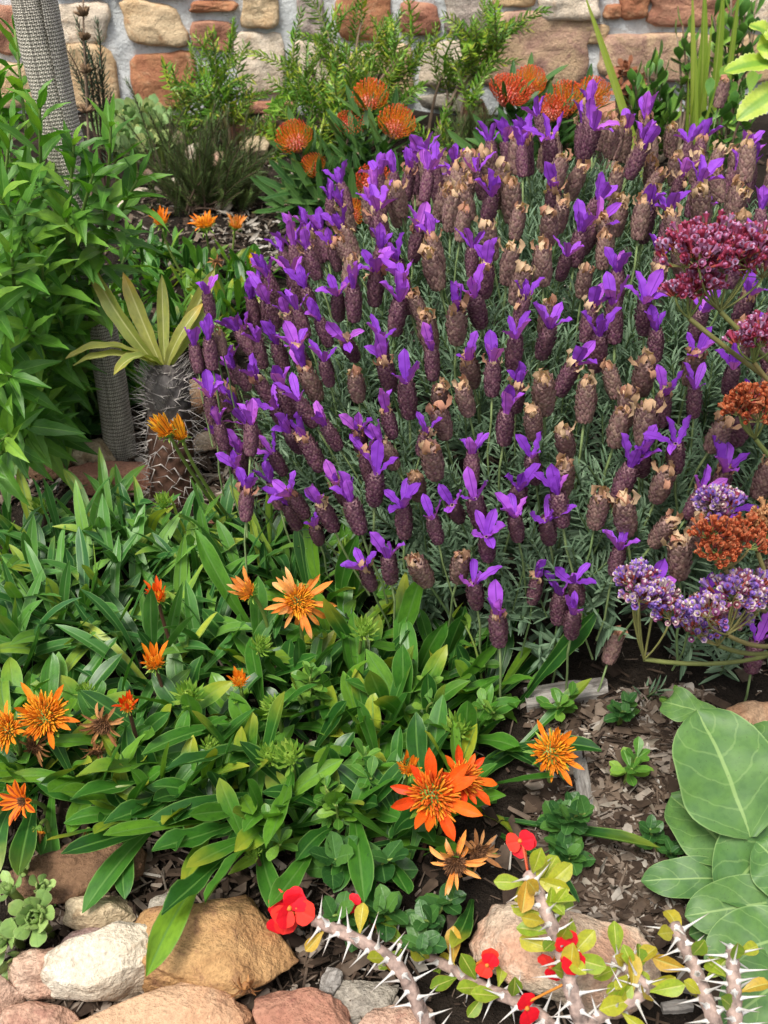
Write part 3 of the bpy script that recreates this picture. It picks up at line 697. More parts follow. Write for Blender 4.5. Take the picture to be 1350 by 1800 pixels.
for (x, y) in ((520, 1225), (600, 1140), (680, 1210), (760, 1190), (565, 1320), (470, 1290), (655, 1320), (430, 1190), (545, 1080), (690, 1105), (620, 1240), (730, 1290), (820, 1330), (780, 1420), (700, 1400), (850, 1230)):
    crown(s, 10, onground(hit(x, y)), ra, 18, (.065, .12), .18, (.016, .025), (78, 10))
for (x, y, x2, y2, h) in ((915, 1235, 1033, 1070, .09), (905, 1320, 1040, 1210, .03), (880, 1440, 1150, 1510, .035), (880, 1470, 1015, 1568, .04), (860, 1380, 990, 1410, .04), (870, 1330, 1060, 1305, .03), (830, 1580, 815, 1690, .02), (840, 1310, 940, 1330, .05), (690, 1210, 715, 1015, .12), (720, 1290, 740, 1090, .1), (560, 1110, 545, 935, .1), (620, 1090, 570, 920, .1)):
    p0 = onground(hit(x, y)); p1 = hit(x2, y2, h); L = np.linalg.norm(p1-p0)*1.05
    s.add(ra.randrange(10), frame(p0, p1-p0+V3(0, 0, .02), Z, (ra.uniform(.017, .023)/.18, L, L)))
def upleaf(x, y, x2, y2, wpx, dy=-.02, face=(0, -1, .35)):
    p0 = onground(hit(x, y)); p1 = at(x2, y2, p0[1]+dy); L = np.linalg.norm(p1-p0); m = mpp(p1)
    s.add(ra.randrange(10), frame(p0, p1-p0, face, (wpx*m/.18, L, L), ra.gauss(0, .25)))
for a_ in ((912, 1238, 1033, 1070, 36), (700, 1170, 716, 1012, 40), (735, 1200, 742, 1085, 40), (690, 1270, 640, 1160, 42), (715, 1270, 700, 1165, 42), (570, 1080, 543, 925, 36), (600, 1080, 590, 930, 36), (650, 1180, 560, 1030, 32), (800, 1170, 868, 1105, 30), (790, 1220, 845, 1120, 32), (460, 1130, 310, 950, 36, .0), (470, 1080, 350, 960, 32), (620, 1080, 625, 985, 22)): upleaf(*a_)
s.flush()
gC = thing('gazania_clump', 'clump of spreading green and yellowing leaves draped over the boulders', 'plant', onground(hit(380, 1420)), 'gazania clumps')
s = Sink(gC, 'leaf', GZ, M_gaz, 'leaf_mass'); ra = random.Random(33)
for (x, y) in ((330, 1320), (440, 1400), (250, 1350), (540, 1430), (380, 1440), (110, 1310), (40, 1350), (610, 1470), (180, 1300), (470, 1480), (310, 1420), (690, 1500), (160, 1390), (70, 1400), (220, 1430), (280, 1470)):
    crown(s, 10, onground(hit(x, y), .015), ra, 18, (.065, .12), .18, (.016, .024), (70, 6))
for (x, y, x2, y2, h) in ((330, 1470, 110, 1560, .06), (320, 1440, 145, 1585, .045), (400, 1470, 180, 1530, .07), (450, 1460, 290, 1540, .07), (480, 1480, 330, 1600, .05), (430, 1500, 310, 1640, .09), (470, 1490, 405, 1620, .1), (370, 1560, 270, 1690, .10), (500, 1480, 420, 1500, .07), (560, 1500, 500, 1630, .05), (620, 1440, 640, 1560, .07), (510, 1390, 515, 1530, .08), (450, 1300, 260, 1300, .09), (500, 1340, 320, 1410, .09), (340, 1380, 140, 1440, .07), (360, 1350, 150, 1400, .08), (480, 1420, 265, 1440, .08), (70, 1420, 60, 1600, .03), (100, 1400, 85, 1580, .02), (380, 1400, 205, 1490, .07)):
    p0 = onground(hit(x, y), .02); p1 = hit(x2, y2, h); L = np.linalg.norm(p1-p0)*1.05
    s.add(ra.randrange(10), frame(p0, p1-p0+V3(0, 0, .03), Z, (ra.uniform(.019, .026)/.18, L, L), ra.gauss(0, .2)))
s.flush()
gD = thing('gazania_clump', 'small dark green gazania clump with open orange flowers below the heath', 'plant', onground(hit(330, 500)), 'gazania clumps')
s = Sink(gD, 'leaf', GZ, M_gaz, 'leaf_mass'); ra = random.Random(34)
for (x, y) in ((300, 470), (350, 490), (400, 510), (270, 520), (330, 540), (390, 560), (440, 500), (250, 470), (310, 600), (240, 600), (200, 560), (370, 610), (430, 550), (220, 660), (255, 710)):
    crown(s, 10, onground(hit(x, y)), ra, 18, (.06, .11), .18, (.012, .018), (80, 20))
s.flush()

# ---- gazania flowers
M_or = leafmat('petal_orange', [(0, (.62, .14, .01)), (.5, (.75, .2, .015)), (1, (.8, .28, .02))], mott=.35, rough=.55, tr=.3, spec=.2, base=(.35, .05, .01))
M_fade = leafmat('petal_faded_orange', [(0, (.6, .17, .03)), (.5, (.68, .25, .06)), (1, (.72, .36, .14))], mott=.5, rough=.6, tr=.25, spec=.2, base=(.45, .13, .03), tip=(.75, .5, .25), tipv=.7)
M_red = leafmat('petal_red_orange', [(0, (.6, .045, .008)), (.5, (.72, .085, .01)), (1, (.76, .14, .012))], mott=.4, rough=.5, tr=.28, spec=.25, base=(.4, .02, .005))
M_stripe = leafmat('petal_striped', [(0, (.75, .17, .012)), (1, (.8, .22, .015))], rib=(.2, .012, .01), ribw=.55, mott=.2, rough=.5, tr=.25, spec=.2)
M_yel = leafmat('petal_yellow', [(0, (.75, .48, .02)), (1, (.8, .56, .03))], mott=.3, rough=.5, tr=.3, spec=.2)
M_oryel = leafmat('petal_orange_yellow', [(0, (.7, .22, .02)), (.5, (.75, .36, .03)), (1, (.75, .48, .06))], rib=(.12, .03, .02), ribw=.3, mott=.4, rough=.5, tr=.3, spec=.2)
M_dead = leafmat('petal_dried', [(0, (.12, .05, .025)), (.5, (.24, .11, .05)), (1, (.38, .19, .09))], mott=.6, rough=.85, tr=.1, spec=.1)
M_sep = leafmat('sepal', [(0, (.1, .22, .03)), (.6, (.2, .34, .05)), (1, (.3, .42, .08))], mott=.3, rough=.5, tr=.25)
M_disc = simplemat('disc_floret_orange', [(0, (.45, .11, .008)), (.5, (.66, .22, .012)), (1, (.75, .36, .02))], .6, .2, 200, .3, .2)
M_discred = simplemat('disc_floret_red', [(0, (.42, .05, .008)), (.5, (.6, .13, .01)), (1, (.7, .28, .02))], .6, .2, 200, .3, .2)
M_discdead = simplemat('disc_floret_dried', [(0, (.06, .028, .015)), (1, (.2, .1, .05))], .9, .1, 200, .3, .2)
M_gstem = simplemat('flower_stalk', [(0, (.13, .19, .04)), (1, (.2, .28, .06))], .5, .4, 60, .3, .2)
M_dstem = simplemat('flower_stalk_dark', [(0, (.07, .03, .025)), (1, (.1, .045, .03))], .5, .4, 60, .3, .2)
rp = random.Random(55)
PET = {m.name+k: [mk('petal', leaf_t('ray', W_, 9, 5, rp.uniform(*bd), rp.uniform(.1, .35), .05, rp.uniform(-.5, .5), seed=i), m) for i in range(5)]
       for m in (M_or, M_fade, M_red, M_stripe, M_yel, M_oryel, M_dead) for k, W_, bd in (('w', .34, (-.5, .6)), ('n', .2, (-.5, 1.8)), ('m', .23, (-.6, .6)), ('u', .26, (-.7, .1)))}
floret = tube_t([(0, 0, 0), (0, 0, .6), (.05, 0, 1)], [.09, .1, .05], 4)
_cache = {}
def head_mesh(disc, R, sep, seed=0, sm=None):
    key = (disc.name if disc else '', round(R, 4), sep, bool(sm))
    if key in _cache: return _cache[key]
    r = random.Random(seed+len(_cache)); b = MB(); Rc = R*1.0
    b.add(lathe_t([(R*.15, -R*1.3), (R*.7, -R*.9), (R*.95, -R*.3), (R*.8, 0), (.001, R*.1)] if disc else [(R*.15, -R*1.3), (R*.6, -R*.9), (R*.7, -R*.4), (R*.5, R*.2), (R*.12, R*.6)], 10), None, .2, 0)
    sp = leaf_t('lance', .26, 4, 3, .5, .2)
    for i in range(sep):
        a = i*GA; f = i/max(1, sep); th = (1.5-.35*f if disc else 1.2-.85*f)+r.uniform(-.15, .15)
        d = V3(math.cos(a)*math.sin(th), math.sin(a)*math.sin(th), math.cos(th))
        b.add(sp, frame(V3(math.cos(a), math.sin(a), 0)*R*(.85 if disc else .8-.5*f)+V3(0, 0, -R*(.8-(.6 if disc else 1.1)*f)), d, V3(math.cos(a), math.sin(a), .2), R*r.uniform(.8, 1.15)*(1 if disc else 1.5)), r.random(), 0)
    if disc:
        n = 150
        for i in range(n):
            f = (i+.5)/n; a = i*GA; rr = R*.98*math.sqrt(f); tilt = 1.0*math.sqrt(f)
            d = nrm((math.cos(a)*math.sin(tilt), math.sin(a)*math.sin(tilt), math.cos(tilt)+r.uniform(-.1, .1)))
            b.add(floret, zframe((rr*math.cos(a), rr*math.sin(a), R*.1*(1-f)), d+V3(r.gauss(0, .15), r.gauss(0, .15), 0), R*r.uniform(.45, .8)), r.random(), 1)
    _cache[key] = b.mesh('flower_head', [sm or M_sep, disc or M_discdead]); return _cache[key]
def gflower(parent, px, py, h, kind, size, face=None, mats=None, foot=None, dark=False, r=rp, y=None, stem=True):
    p = hit(px, py, h) if y is None else at(px, py, y)
    d = nrm(face if face is not None else V3(r.gauss(0, .3), -.55+r.gauss(0, .2), .8)); m = mpp(p); R = size*m
    K = dict(open=(M_or, M_disc, 11, (25, 85), 'm', .46, 12), shaggy=(M_fade, M_disc, 22, (15, 130), 'n', .34, 12), red=(M_red, M_discred, 10, (30, 85), 'w', .42, 12),
             stripe=(M_stripe, M_discdead, 12, (45, 65), 'w', .22, 12), closed=(M_fade, M_disc, 13, (2, 38), 'm', .3, 22), closedy=(M_oryel, M_disc, 14, (5, 30), 'u', .24, 20),
             bud=(None, None, 0, (0, 0), 'u', .55, 44), dead=(M_dead, M_discdead, 20, (25, 150), 'n', .3, 10), yellow=(M_yel, M_disc, 14, (10, 30), 'u', .28, 14))[kind]
    pm, dm, n, sp, pk, dr, sep = K
    if mats: pm = mats
    W = zframe(p, d, 1.0, r.uniform(0, 6.28))
    fl = ob('flower', head_mesh(dm, round(R*dr, 4), sep, 0, M_dead if kind == 'dead' else None), parent, W)
    for i in range(n):
        a = 6.283*i/n+r.uniform(-.2, .2); th = math.radians(r.uniform(*sp)); L = R*(1.05-.7*dr)*r.uniform(.72, 1.15)
        dl = V3(math.cos(a)*math.sin(th), math.sin(a)*math.sin(th), math.cos(th)); o0 = V3(math.cos(a), math.sin(a), 0)*R*dr*.8
        Wp = W@frame(o0, dl, nrm(-V3(math.cos(a), math.sin(a), 0)*math.cos(th)+V3(0, 0, math.sin(th))), (L, L, L))
        ob('petal', r.choice(PET[pm.name+pk]), fl, Wp)
    if not stem: return fl
    back = p-d*R*dr*1.2
    f0 = onground(hit(*foot)) if foot else onground(back+V3(r.gauss(0, .02), abs(r.gauss(0, .03)), 0))
    f0 = f0-V3(0, 0, .01)
    pts = bez(back, back-d*.03+V3(0, 0, -.02), f0, 8)
    ob('stem', mk('stem', tube_t(pts, np.linspace(.0019, .0024, 8), 6), M_dstem if dark else M_gstem), fl, None)
    return fl
up_ = (0, -.25, 1)
gflower(gB, 525, 1058, .12, 'shaggy', 62, (.1, -.7, .6), foot=(545, 1200))
gflower(gB, 436, 1040, .11, 'closed', 42, (-.5, -.3, .7), M_fade)
gflower(gA, 277, 1050, .11, 'closed', 38, (0, -.2, 1), M_red, (330, 1200), True)
gflower(gA, 272, 1165, .10, 'closed', 42, (0, -.3, 1), M_or, (330, 1300), True)
gflower(gB, 421, 1198, .09, 'closed', 32, (0, -.3, 1), M_or, (470, 1320))
gflower(gC, 78, 1258, .10, 'open', 62, (.1, -.6, .8), None, (200, 1360))
gflower(gC, 8, 1285, .10, 'open', 50, (-.2, -.6, .8))
gflower(gB, 762, 1400, .10, 'red', 80, (-.05, -.65, .75), None, (740, 1500), True)
gflower(gB, 815, 1370, .10, 'red', 56, (.35, -.5, .8), M_red)
gflower(gB, 718, 1350, .09, 'closed', 40, (.1, -.3, 1), M_or)
gflower(gB, 972, 1322, .07, 'open', 58, (.05, -.6, .8), None, (985, 1400))
gflower(gC, 40, 1408, .08, 'stripe', 40, (-.35, -.75, .5))
gflower(gC, 68, 1460, .05, 'closed', 26, (-.1, -.6, -.5), M_dead)
gflower(gC, 180, 1275, .09, 'dead', 44, (-.1, -.6, .1)); gflower(gC, 225, 1240, .10, 'closed', 34, (.1, -.4, .9), M_discdead and M_red, (265, 1380), True)
gflower(gC, 60, 1312, .07, 'dead', 34, (0, -.6, .1)); gflower(gC, 152, 1482, .04, 'dead', 32, (0, -.5, -.4)); gflower(gC, 170, 1320, .06, 'dead', 30, (0, -.5, -.3))
gflower(gB, 800, 1518, .06, 'dead', 52, (-.1, -.75, .4), M_fade); gflower(gB, 840, 1500, .05, 'dead', 44, (.3, -.6, .3))
gflower(gC, 432, 1738, .06, 'dead', 32, (.1, -.5, -.6), stem=False)
gflower(gA, 292, 758, .0, 'closedy', 46, (-.35, -.35, .9), None, (408, 920), y=1.0); gflower(gA, 318, 766, .0, 'closedy', 40, (-.15, -.35, 1), None, (425, 930), y=1.01)
for (x, y, h, sz, pl, ft) in ((330, 1220, .09, 30, gC, (395, 1350)), (508, 1328, .09, 34, gB, (520, 1430)), (472, 1328, .08, 26, gB, None), (640, 1105, .1, 28, gB, (625, 1200)), (615, 965, .1, 26, gB, (620, 1050)), (806, 1278, .07, 34, gB, None), (460, 1135, .09, 24, gB, None), (287, 882, .08, 22, gA, None), (72, 892, .08, 22, gA, (30, 960)), (478, 1240, .08, 24, gB, None), (150, 1215, .07, 20, gC, None), (370, 1310, .07, 20, gC, None), (445, 1500, .06, 18, gC, None), (1180, 1370, .05, 1, gB, None)):
    if sz > 5: gflower(pl, x, y, h, 'bud', sz, (rp.gauss(0, .25), -.35, 1), None, ft, dark=rp.random() < .3)
gflower(gD, 283, 390, .0, 'closed', 30, (0, -.35, 1), M_or, y=1.78); gflower(gD, 360, 393, .0, 'open', 28, (0, -.3, 1), M_or, y=1.82); gflower(gD, 414, 397, .0, 'closed', 26, (.3, -.3, 1), M_fade, y=1.85); gflower(gD, 447, 462, .0, 'yellow', 20, (0, -.2, 1), y=1.72)
gflower(gD, 380, 460, .0, 'dead', 14, (0, -.3, 1), y=1.70); gflower(gD, 345, 500, .0, 'bud', 16, (0, -.3, 1), y=1.55)
# ================================================================ LEFT LEAFY SHRUB
M_shrub = leafmat('shrub_leaf', [(0, (.035, .12, .014)), (.4, (.065, .19, .02)), (.75, (.11, .26, .028)), (1, (.2, .36, .045))], rib=(.14, .3, .05), ribw=.1, mott=.3, rough=.45, tr=.28, veins=7)
M_shstem = simplemat('shrub_stem', [(0, (.09, .16, .03)), (1, (.14, .22, .05))], .6, .3, 80, .3, .2)
rs = random.Random(91)
SH = variants('leaf', M_shrub, 10, lambda i: leaf_t('lance', .26, 8, 5, rs.uniform(-.1, 1.1), rs.uniform(.1, .3), .05, rs.uniform(-.4, .4), seed=i, side=rs.uniform(-.2, .2), serr=.05))
shrub = thing('leafy_shrub', 'bright green bushy shrub with narrow pointed leaves around the wrapped trunk', 'shrub', onground(V3(-.5, 1.36, 0)))
s = Sink(shrub, 'leaf', SH, M_shrub, 'leaf_mass')
tips_old = [(30, 45, 1.3), (-20, 120, 1.25), (75, 170, 1.22), (20, 215, 1.15), (205, 195, 1.24), (130, 245, 1.15), (170, 285, 1.12), (240, 300, 1.2), (55, 320, 1.08), (-10, 330, 1.05), (120, 370, 1.08), (225, 385, 1.16), (20, 440, 1.02), (80, 455, 1.04), (160, 455, 1.1), (-20, 520, 1.0), (110, 535, 1.05), (50, 560, 1.0), (165, 560, 1.12), (20, 650, 1.0), (100, 640, 1.05), (60, 720, 1.02), (0, 770, .98), (-60, 420, 1.0), (-80, 250, 1.1), (-50, 640, 1.0), (130, 690, 1.12), (200, 610, 1.2), (-40, 830, .98), (150, 620, 1.18), (70, 390, 1.2), (0, 150, 1.35), (110, 300, 1.25), (190, 470, 1.2), (240, 250, 1.25), (0, 560, 1.15), (50, 640, 1.15)]
tips = [(25, 45, 1.5), (-25, 120, 1.4), (70, 185, 1.2), (20, 215, 1.25), (195, 215, 1.2), (130, 250, 1.2), (165, 300, 1.18), (245, 310, 1.22), (55, 325, 1.18), (-10, 330, 1.1), (115, 380, 1.18), (20, 440, 1.1), (75, 465, 1.14), (-20, 520, 1.05), (95, 545, 1.18), (45, 575, 1.1), (20, 660, 1.05), (90, 650, 1.2), (60, 720, 1.15), (-5, 780, 1.02), (-60, 420, 1.05), (-80, 250, 1.15), (-50, 640, 1.05), (125, 660, 1.38), (205, 640, 1.42), (-40, 830, 1.0), (165, 600, 1.42), (70, 400, 1.4), (0, 150, 1.45), (110, 300, 1.42), (175, 500, 1.45), (0, 560, 1.3), (50, 640, 1.35), (235, 420, 1.45), (150, 400, 1.4), (220, 560, 1.5), (20, 800, 1.1), (0, 300, 1.3)]
rb0 = onground(V3(-.5, 1.36, 0))
for (px, py, y) in tips:
    t = at(px, py, y); b0 = rb0+V3(rs.gauss(0, .035), rs.gauss(0, .035), -.01)
    path = bez(b0, V3(b0[0]*.6+t[0]*.4+rs.gauss(0, .03), b0[1]*.6+t[1]*.4, (b0[2]+t[2])/2+.03), t, 14)
    ob('stem', mk('stem', tube_t(path, np.linspace(.0045, .0016, 14), 6), M_shstem), shrub, None)
    seg = np.linalg.norm(np.diff(path, axis=0), axis=1); cum = np.concatenate(([0], np.cumsum(seg))); tot = cum[-1]
    n = 24; use = min(tot*.75, .26)
    for i in range(n):
        f = i/(n-1); sp = tot-use*(1-f)**1.15
        q = np.array([np.interp(sp, cum, path[:, k]) for k in range(3)]); tg = nrm(path[-1]-path[-4]) if f > .7 else nrm(path[min(13, int(sp/tot*13)+1)]-path[int(sp/tot*13)])
        a = i*GA+rs.uniform(-.3, .3); u1 = nrm(np.cross(tg, (.3, .8, .1))); u2 = np.cross(tg, u1); o_ = u1*math.cos(a)+u2*math.sin(a)
        open_ = 1.25-.95*f**2; d = nrm(tg*math.cos(open_)+o_*math.sin(open_)+V3(0, 0, rs.uniform(-.15, .15)))
        L = (.074 if f < .75 else .074*(1-(f-.75)*2.2))*rs.uniform(.75, 1.15)
        s.add(rs.randrange(10), frame(q, d, tg+Z*.3, L))
s.flush()

# ================================================================ HESSIAN WRAPPED TRUNK
def hessian():
    g = Gr('hessian'); uv = g.n('ShaderNodeTexCoord').outputs['UV']; sx = g.n('ShaderNodeSeparateXYZ', {0: uv}); u, v = sx.outputs[0], sx.outputs[1]
    NU, NV = 54, 190
    su = g.math('SINE', g.math('MULTIPLY', u, NU*6.283)); sv = g.math('SINE', g.math('MULTIPLY', v, NV*6.283))
    # plain weave: warp and weft alternately on top
    cu = g.math('SINE', g.math('MULTIPLY', u, NU*3.1416)); cv = g.math('SINE', g.math('MULTIPLY', v, NV*3.1416))
    chk = g.math('MULTIPLY', cu, cv)
    a = g.math('ABSOLUTE', cu); b_ = g.math('ABSOLUTE', cv)
    wv = g.mix(g.sstep(chk, -.15, .15), g.n('ShaderNodeCombineXYZ', {0: a, 1: a, 2: a}).outputs[0], g.n('ShaderNodeCombineXYZ', {0: b_, 1: b_, 2: b_}).outputs[0])
    bw = g.n('ShaderNodeRGBToBW', {0: wv}).outputs[0]
    nz = g.noise(uv, 14, 4); n2 = g.noise(uv, 160, 2)
    c = g.ramp(g.math('ADD', g.math('MULTIPLY', bw, .75), g.math('MULTIPLY', n2, .3)), [(.25, (.09, .082, .072)), (.6, (.44, .41, .36)), (.95, (.68, .65, .58))])
    c = g.mix(1.0, c, g.ramp(nz, [(.3, (.65, .63, .6)), (.7, (1.1, 1.08, 1.02))]), 'MULTIPLY')
    return g.out(g.pbr(c, .95, .1, g.bump(bw, .8, .0015)))
M_hess = hessian()
tb = onground(hit(215, 800)); tr_ = thing('wrapped_trunk', 'leaning tree trunk wrapped in grey woven hessian', 'tree trunk', tb)
yb = tb[1]
ctr = [tb+V3(.002, 0, -.03), at(212, 790, yb), at(196, 680, yb), at(178, 580, yb), at(158, 470, yb), at(135, 380, yb), at(108, 260, yb), at(80, 140, yb), at(55, 20, yb), at(38, -60, yb), at(10, -190, yb)]
P = smooth_path(ctr, 60); rad = []
for i, p in enumerate(P):
    f = i/59; rad.append(mpp(p)*(27.5+(6 if f > .62 else 0)*min(1, (f-.62)*6 if f > .62 else 0)))
t = tube_t(P, rad, 40); V = t[0]
for k in range(len(V)-1):
    i, j = divmod(k, 40); f = i/59; n_ = mnoise.noise(Vector((math.cos(j/40*6.283)*1.2, math.sin(j/40*6.283)*1.2, f*9)))
    n2_ = mnoise.noise(Vector((math.cos(j/40*6.283)*2.5, math.sin(j/40*6.283)*2.5, f*22)))
    amp = .06 if f < .6 else .17
    c = P[i]; V[k] = c+(V[k]-c)*(1+amp*n_+.05*n2_)
ob('hessian_wrap', mk('hessian_wrap', t, M_hess), tr_, None)
# frayed overlap of the cloth on the upper part
flap = []; fuv = []
for i in range(26):
    f = .60+.38*i/25; c = np.array([np.interp(f*59, range(60), P[:, k]) for k in range(3)]); rr_ = np.interp(f*59, range(60), rad)
    for j in range(5):
        a = -.75+.28*j; w_ = 1.12+.06*j+.1*mnoise.noise(Vector((f*30, j, 0)))+(.1 if j == 4 else 0)
        flap.append(c+V3(math.cos(a)*rr_*w_, math.sin(a)*rr_*w_, 0)); fuv.append((.5+j*.045, f))
ob('cloth_edge', mk('cloth_edge', T_(flap, gridq(26, 5), None, fuv), M_hess), tr_, None)
M_cord = simplemat('cord', [(0, (.03, .025, .02)), (1, (.05, .04, .03))], .9)
for fz, tl in ((.06, .35), (.085, -.4)):
    c = np.array([np.interp(fz*59, range(60), P[:, k]) for k in range(3)]); rr_ = rad[3]*1.08
    ob('cord', mk('cord', tube_t([c+V3(math.cos(a)*rr_, math.sin(a)*rr_, math.cos(a)*rr_*tl) for a in np.linspace(0, 6.283, 25)], .0009, 4), M_cord), tr_, None)

# ================================================================ PACHYPODIUM (spiny trunk, strap leaves)
def trunkmat():
    g = Gr('spiny_trunk_skin'); tc = g.n('ShaderNodeTexCoord'); n1 = g.noise(tc.outputs['Object'], 60, 4, .6); v = g.n('ShaderNodeSeparateXYZ', {0: tc.outputs['UV']}).outputs[1]
    c = g.ramp(n1, [(.3, (.055, .028, .02)), (.6, (.12, .06, .04)), (.8, (.19, .1, .065))]); c = g.mix(g.sstep(v, .55, .8), c, g.ramp(n1, [(.3, (.04, .032, .03)), (.7, (.12, .11, .105))]))
    return g.out(g.pbr(c, .7, .3, g.bump(n1, .6, .003)))
M_ptr = trunkmat()
M_pleaf = leafmat('palm_leaf', [(0, (.2, .25, .055)), (.5, (.25, .28, .07)), (1, (.3, .3, .08))], rib=(.5, .5, .22), ribw=.13, edge=(.34, .28, .1), edgew=.9, mott=.35, rough=.45, tr=.22, tip=(.5, .32, .06), tipv=.8)
M_spine = simplemat('spine', [(0, (.22, .2, .19)), (.5, (.36, .33, .31)), (1, (.52, .48, .44))], .6, .3, 100, .3, .1)
pb = onground(hit(303, 868)); yb = pb[1]; pach = thing('spiny_stem_succulent', 'squat spiny brown trunk topped with long olive strap leaves', 'succulent', pb)
pt = at(289, 640, yb); H = np.linalg.norm(pt-pb); m = mpp(pt); Rb = 37*m
nr, ns = 56, 40; V = []; UV = []; SPN = []
axis_ = nrm(pt-pb); K = 21
tub = []
for i in range(150):
    f = (i+.5)/150; a = i*GA; tub.append((f, a))
for i in range(nr):
    f = i/(nr-1); r0 = Rb*(1.08-.16*f if f < .86 else (1.08-.16*f)*math.sqrt(max(0.02, 1-((f-.86)/.15)**2)))
    c = pb-Z*.03+axis_*(H+.03)*f
    for j in range(ns):
        a = 6.283*j/ns; bm_ = 0
        for (tf, ta) in tub:
            df = (f-tf)*H/.0075; da = ((a-ta+math.pi) % 6.283-math.pi)*Rb/.0065
            q = df*df+da*da
            if q < 4: bm_ = max(bm_, math.exp(-q))
        r_ = r0+.0042*bm_; V.append(c+V3(math.cos(a)*r_, math.sin(a)*r_, 0)); UV.append((j/ns, f))
V.append(pb+axis_*H*1.0); UV.append((.5, 1)); kk = len(V)-1; o_ = (nr-1)*ns
ob('trunk', mk('trunk', T_(V, gridq(nr, ns, True), [(o_+j, o_+(j+1) % ns, kk) for j in range(ns)], UV), M_ptr), pach, None)
rq = random.Random(12); b = MB(); cn = cone_t(4)
for (f, a) in tub:
    r0 = Rb*(1.08-.16*f if f < .86 else (1.08-.16*f)*math.sqrt(max(.02, 1-((f-.86)/.15)**2)))
    o = V3(math.cos(a), math.sin(a), 0); tg = V3(-math.sin(a), math.cos(a), 0); q = pb+axis_*(H*f)+o*(r0+.003); elv = .1+1.0*max(0, f-.6)/.4
    for sgn in (-1, 1, 0):
        if sgn == 0 and f < .5 and rq.random() < .5: continue
        L = rq.uniform(.016, .026)*(1 if f > .3 else .8); d = nrm(o*.8+tg*(sgn*.9+rq.gauss(0, .35))+Z*(elv*.7+rq.gauss(0, .45)))
        M_ = zframe(q, d, 1); M_[:3, :2] *= .0014; M_[:3, 2] *= L*1.15; b.add(cn, M_, rq.random())
for i in range(170):
    a = rq.uniform(0, 6.283); f = rq.uniform(.7, .99); r0 = Rb*.9*math.sqrt(max(.02, 1-((f-.86)/.15)**2)) if f > .86 else Rb*.9
    q = pb+axis_*H*f+V3(math.cos(a)*r0, math.sin(a)*r0, 0); d = nrm((math.cos(a), math.sin(a), rq.uniform(.3, 1.6)))
    M_ = zframe(q, d, 1); M_[:3, :2] *= .0013; M_[:3, 2] *= rq.uniform(.016, .026); b.add(cn, M_, rq.random())
ob('spines', b.mesh('spines', M_spine), pach, None, 'stuff')
top_ = pb+axis_*H*.98
for i, (x, y, dy, wv, bd) in enumerate(((110, 535, -.03, 30, .9), (128, 612, -.05, 26, 1.2), (212, 482, .03, 30, .1), (284, 484, .04, 22, -.1), (386, 484, .02, 30, .2), (384, 556, -.01, 24, .7), (148, 645, -.07, 24, 1.0), (207, 640, -.08, 24, 1.3), (340, 598, -.05, 22, 1.2), (300, 600, .02, 16, .2), (318, 575, .05, 18, .3))):
    e = at(x, y, yb+dy); q = top_+V3((x-289)*m*.06, 0, 0); dv = e-q; L = np.linalg.norm(dv)*(1+.12*abs(bd)); hz = V3(dv[0], dv[1], 0)
    d0 = nrm(dv+Z*L*.5*max(0, bd)) if bd > 0 else nrm(dv)
    me = mk('leaf', leaf_t('strap', wv*m/L, 14, 5, bd, .22, .07, rq.uniform(-.25, .25), seed=i, nwave=4), M_pleaf)
    side = nrm(np.cross(d0, Z)); upv = Z if abs(d0[2]) < .8 else V3(0, -1, .3)
    ob('leaf', me, pach, frame(q, d0, upv, L, rq.gauss(0, .15)))

# ================================================================ NEEDLE-LEAVED SUCCULENT SHRUBS by the wall
def needle_branch(seed, n, Lf, wf, step, bend, thick=.1, sweep=.15):
    r = random.Random(seed); b = MB(); lt_ = [leaf_t('linear', wf, 4, 3, rr_, 0, 0, 0, thick) for rr_ in (-.8, -.5, -.3)]
    path = []; p = V3(0, 0, 0); d = Z.copy(); bx = r.uniform(-bend, bend); by = r.uniform(-bend, bend)
    for i in range(n+1):
        path.append(p.copy()); p = p+d*step; d = nrm(d+V3(bx, by, 0)/n)
    b.add(tube_t(path, np.linspace(.0022, .0012, n+1), 5), None, .5, 1)
    for i in range(1, n+1):
        f = i/n; q = path[i]; tg = nrm(path[i]-path[i-1]); u1 = nrm(np.cross(tg, (1, .2, 0))) if i % 2 else nrm(np.cross(tg, (.2, 1, 0)))
        for sg in (-1, 1):
            dd = nrm(u1*sg+tg*(sweep+.5*f*f)+V3(*(r.gauss(0, .1) for _ in range(3)))); L = Lf*(1-.45*f)*r.uniform(.8, 1.1)*(1 if f > .15 else .7)
            b.add(lt_[r.randrange(3)], frame(q, dd, tg, L), r.random()*.6)
    return b, path
M_crass = leafmat('needle_succulent_leaf', [(0, (.07, .2, .018)), (.4, (.13, .29, .025)), (.75, (.23, .36, .03)), (1, (.42, .46, .04))], mott=.2, rough=.38, tr=.15, spec=.5, simple=True)
M_crstem = simplemat('needle_succulent_stem', [(0, (.15, .18, .06)), (1, (.22, .24, .09))], .7, .2, 60, .4, .3)
CB = []
for i in range(7):
    b, _ = needle_branch(i, 20, .038, .2, .0072, 1.0); CB.append(b.mesh('branch', [M_crass, M_crstem]))
M_crwood = simplemat('succulent_wood', [(0, (.16, .11, .075)), (1, (.25, .19, .14))], .9, .1, 120, .5, .6)
rc = random.Random(66)
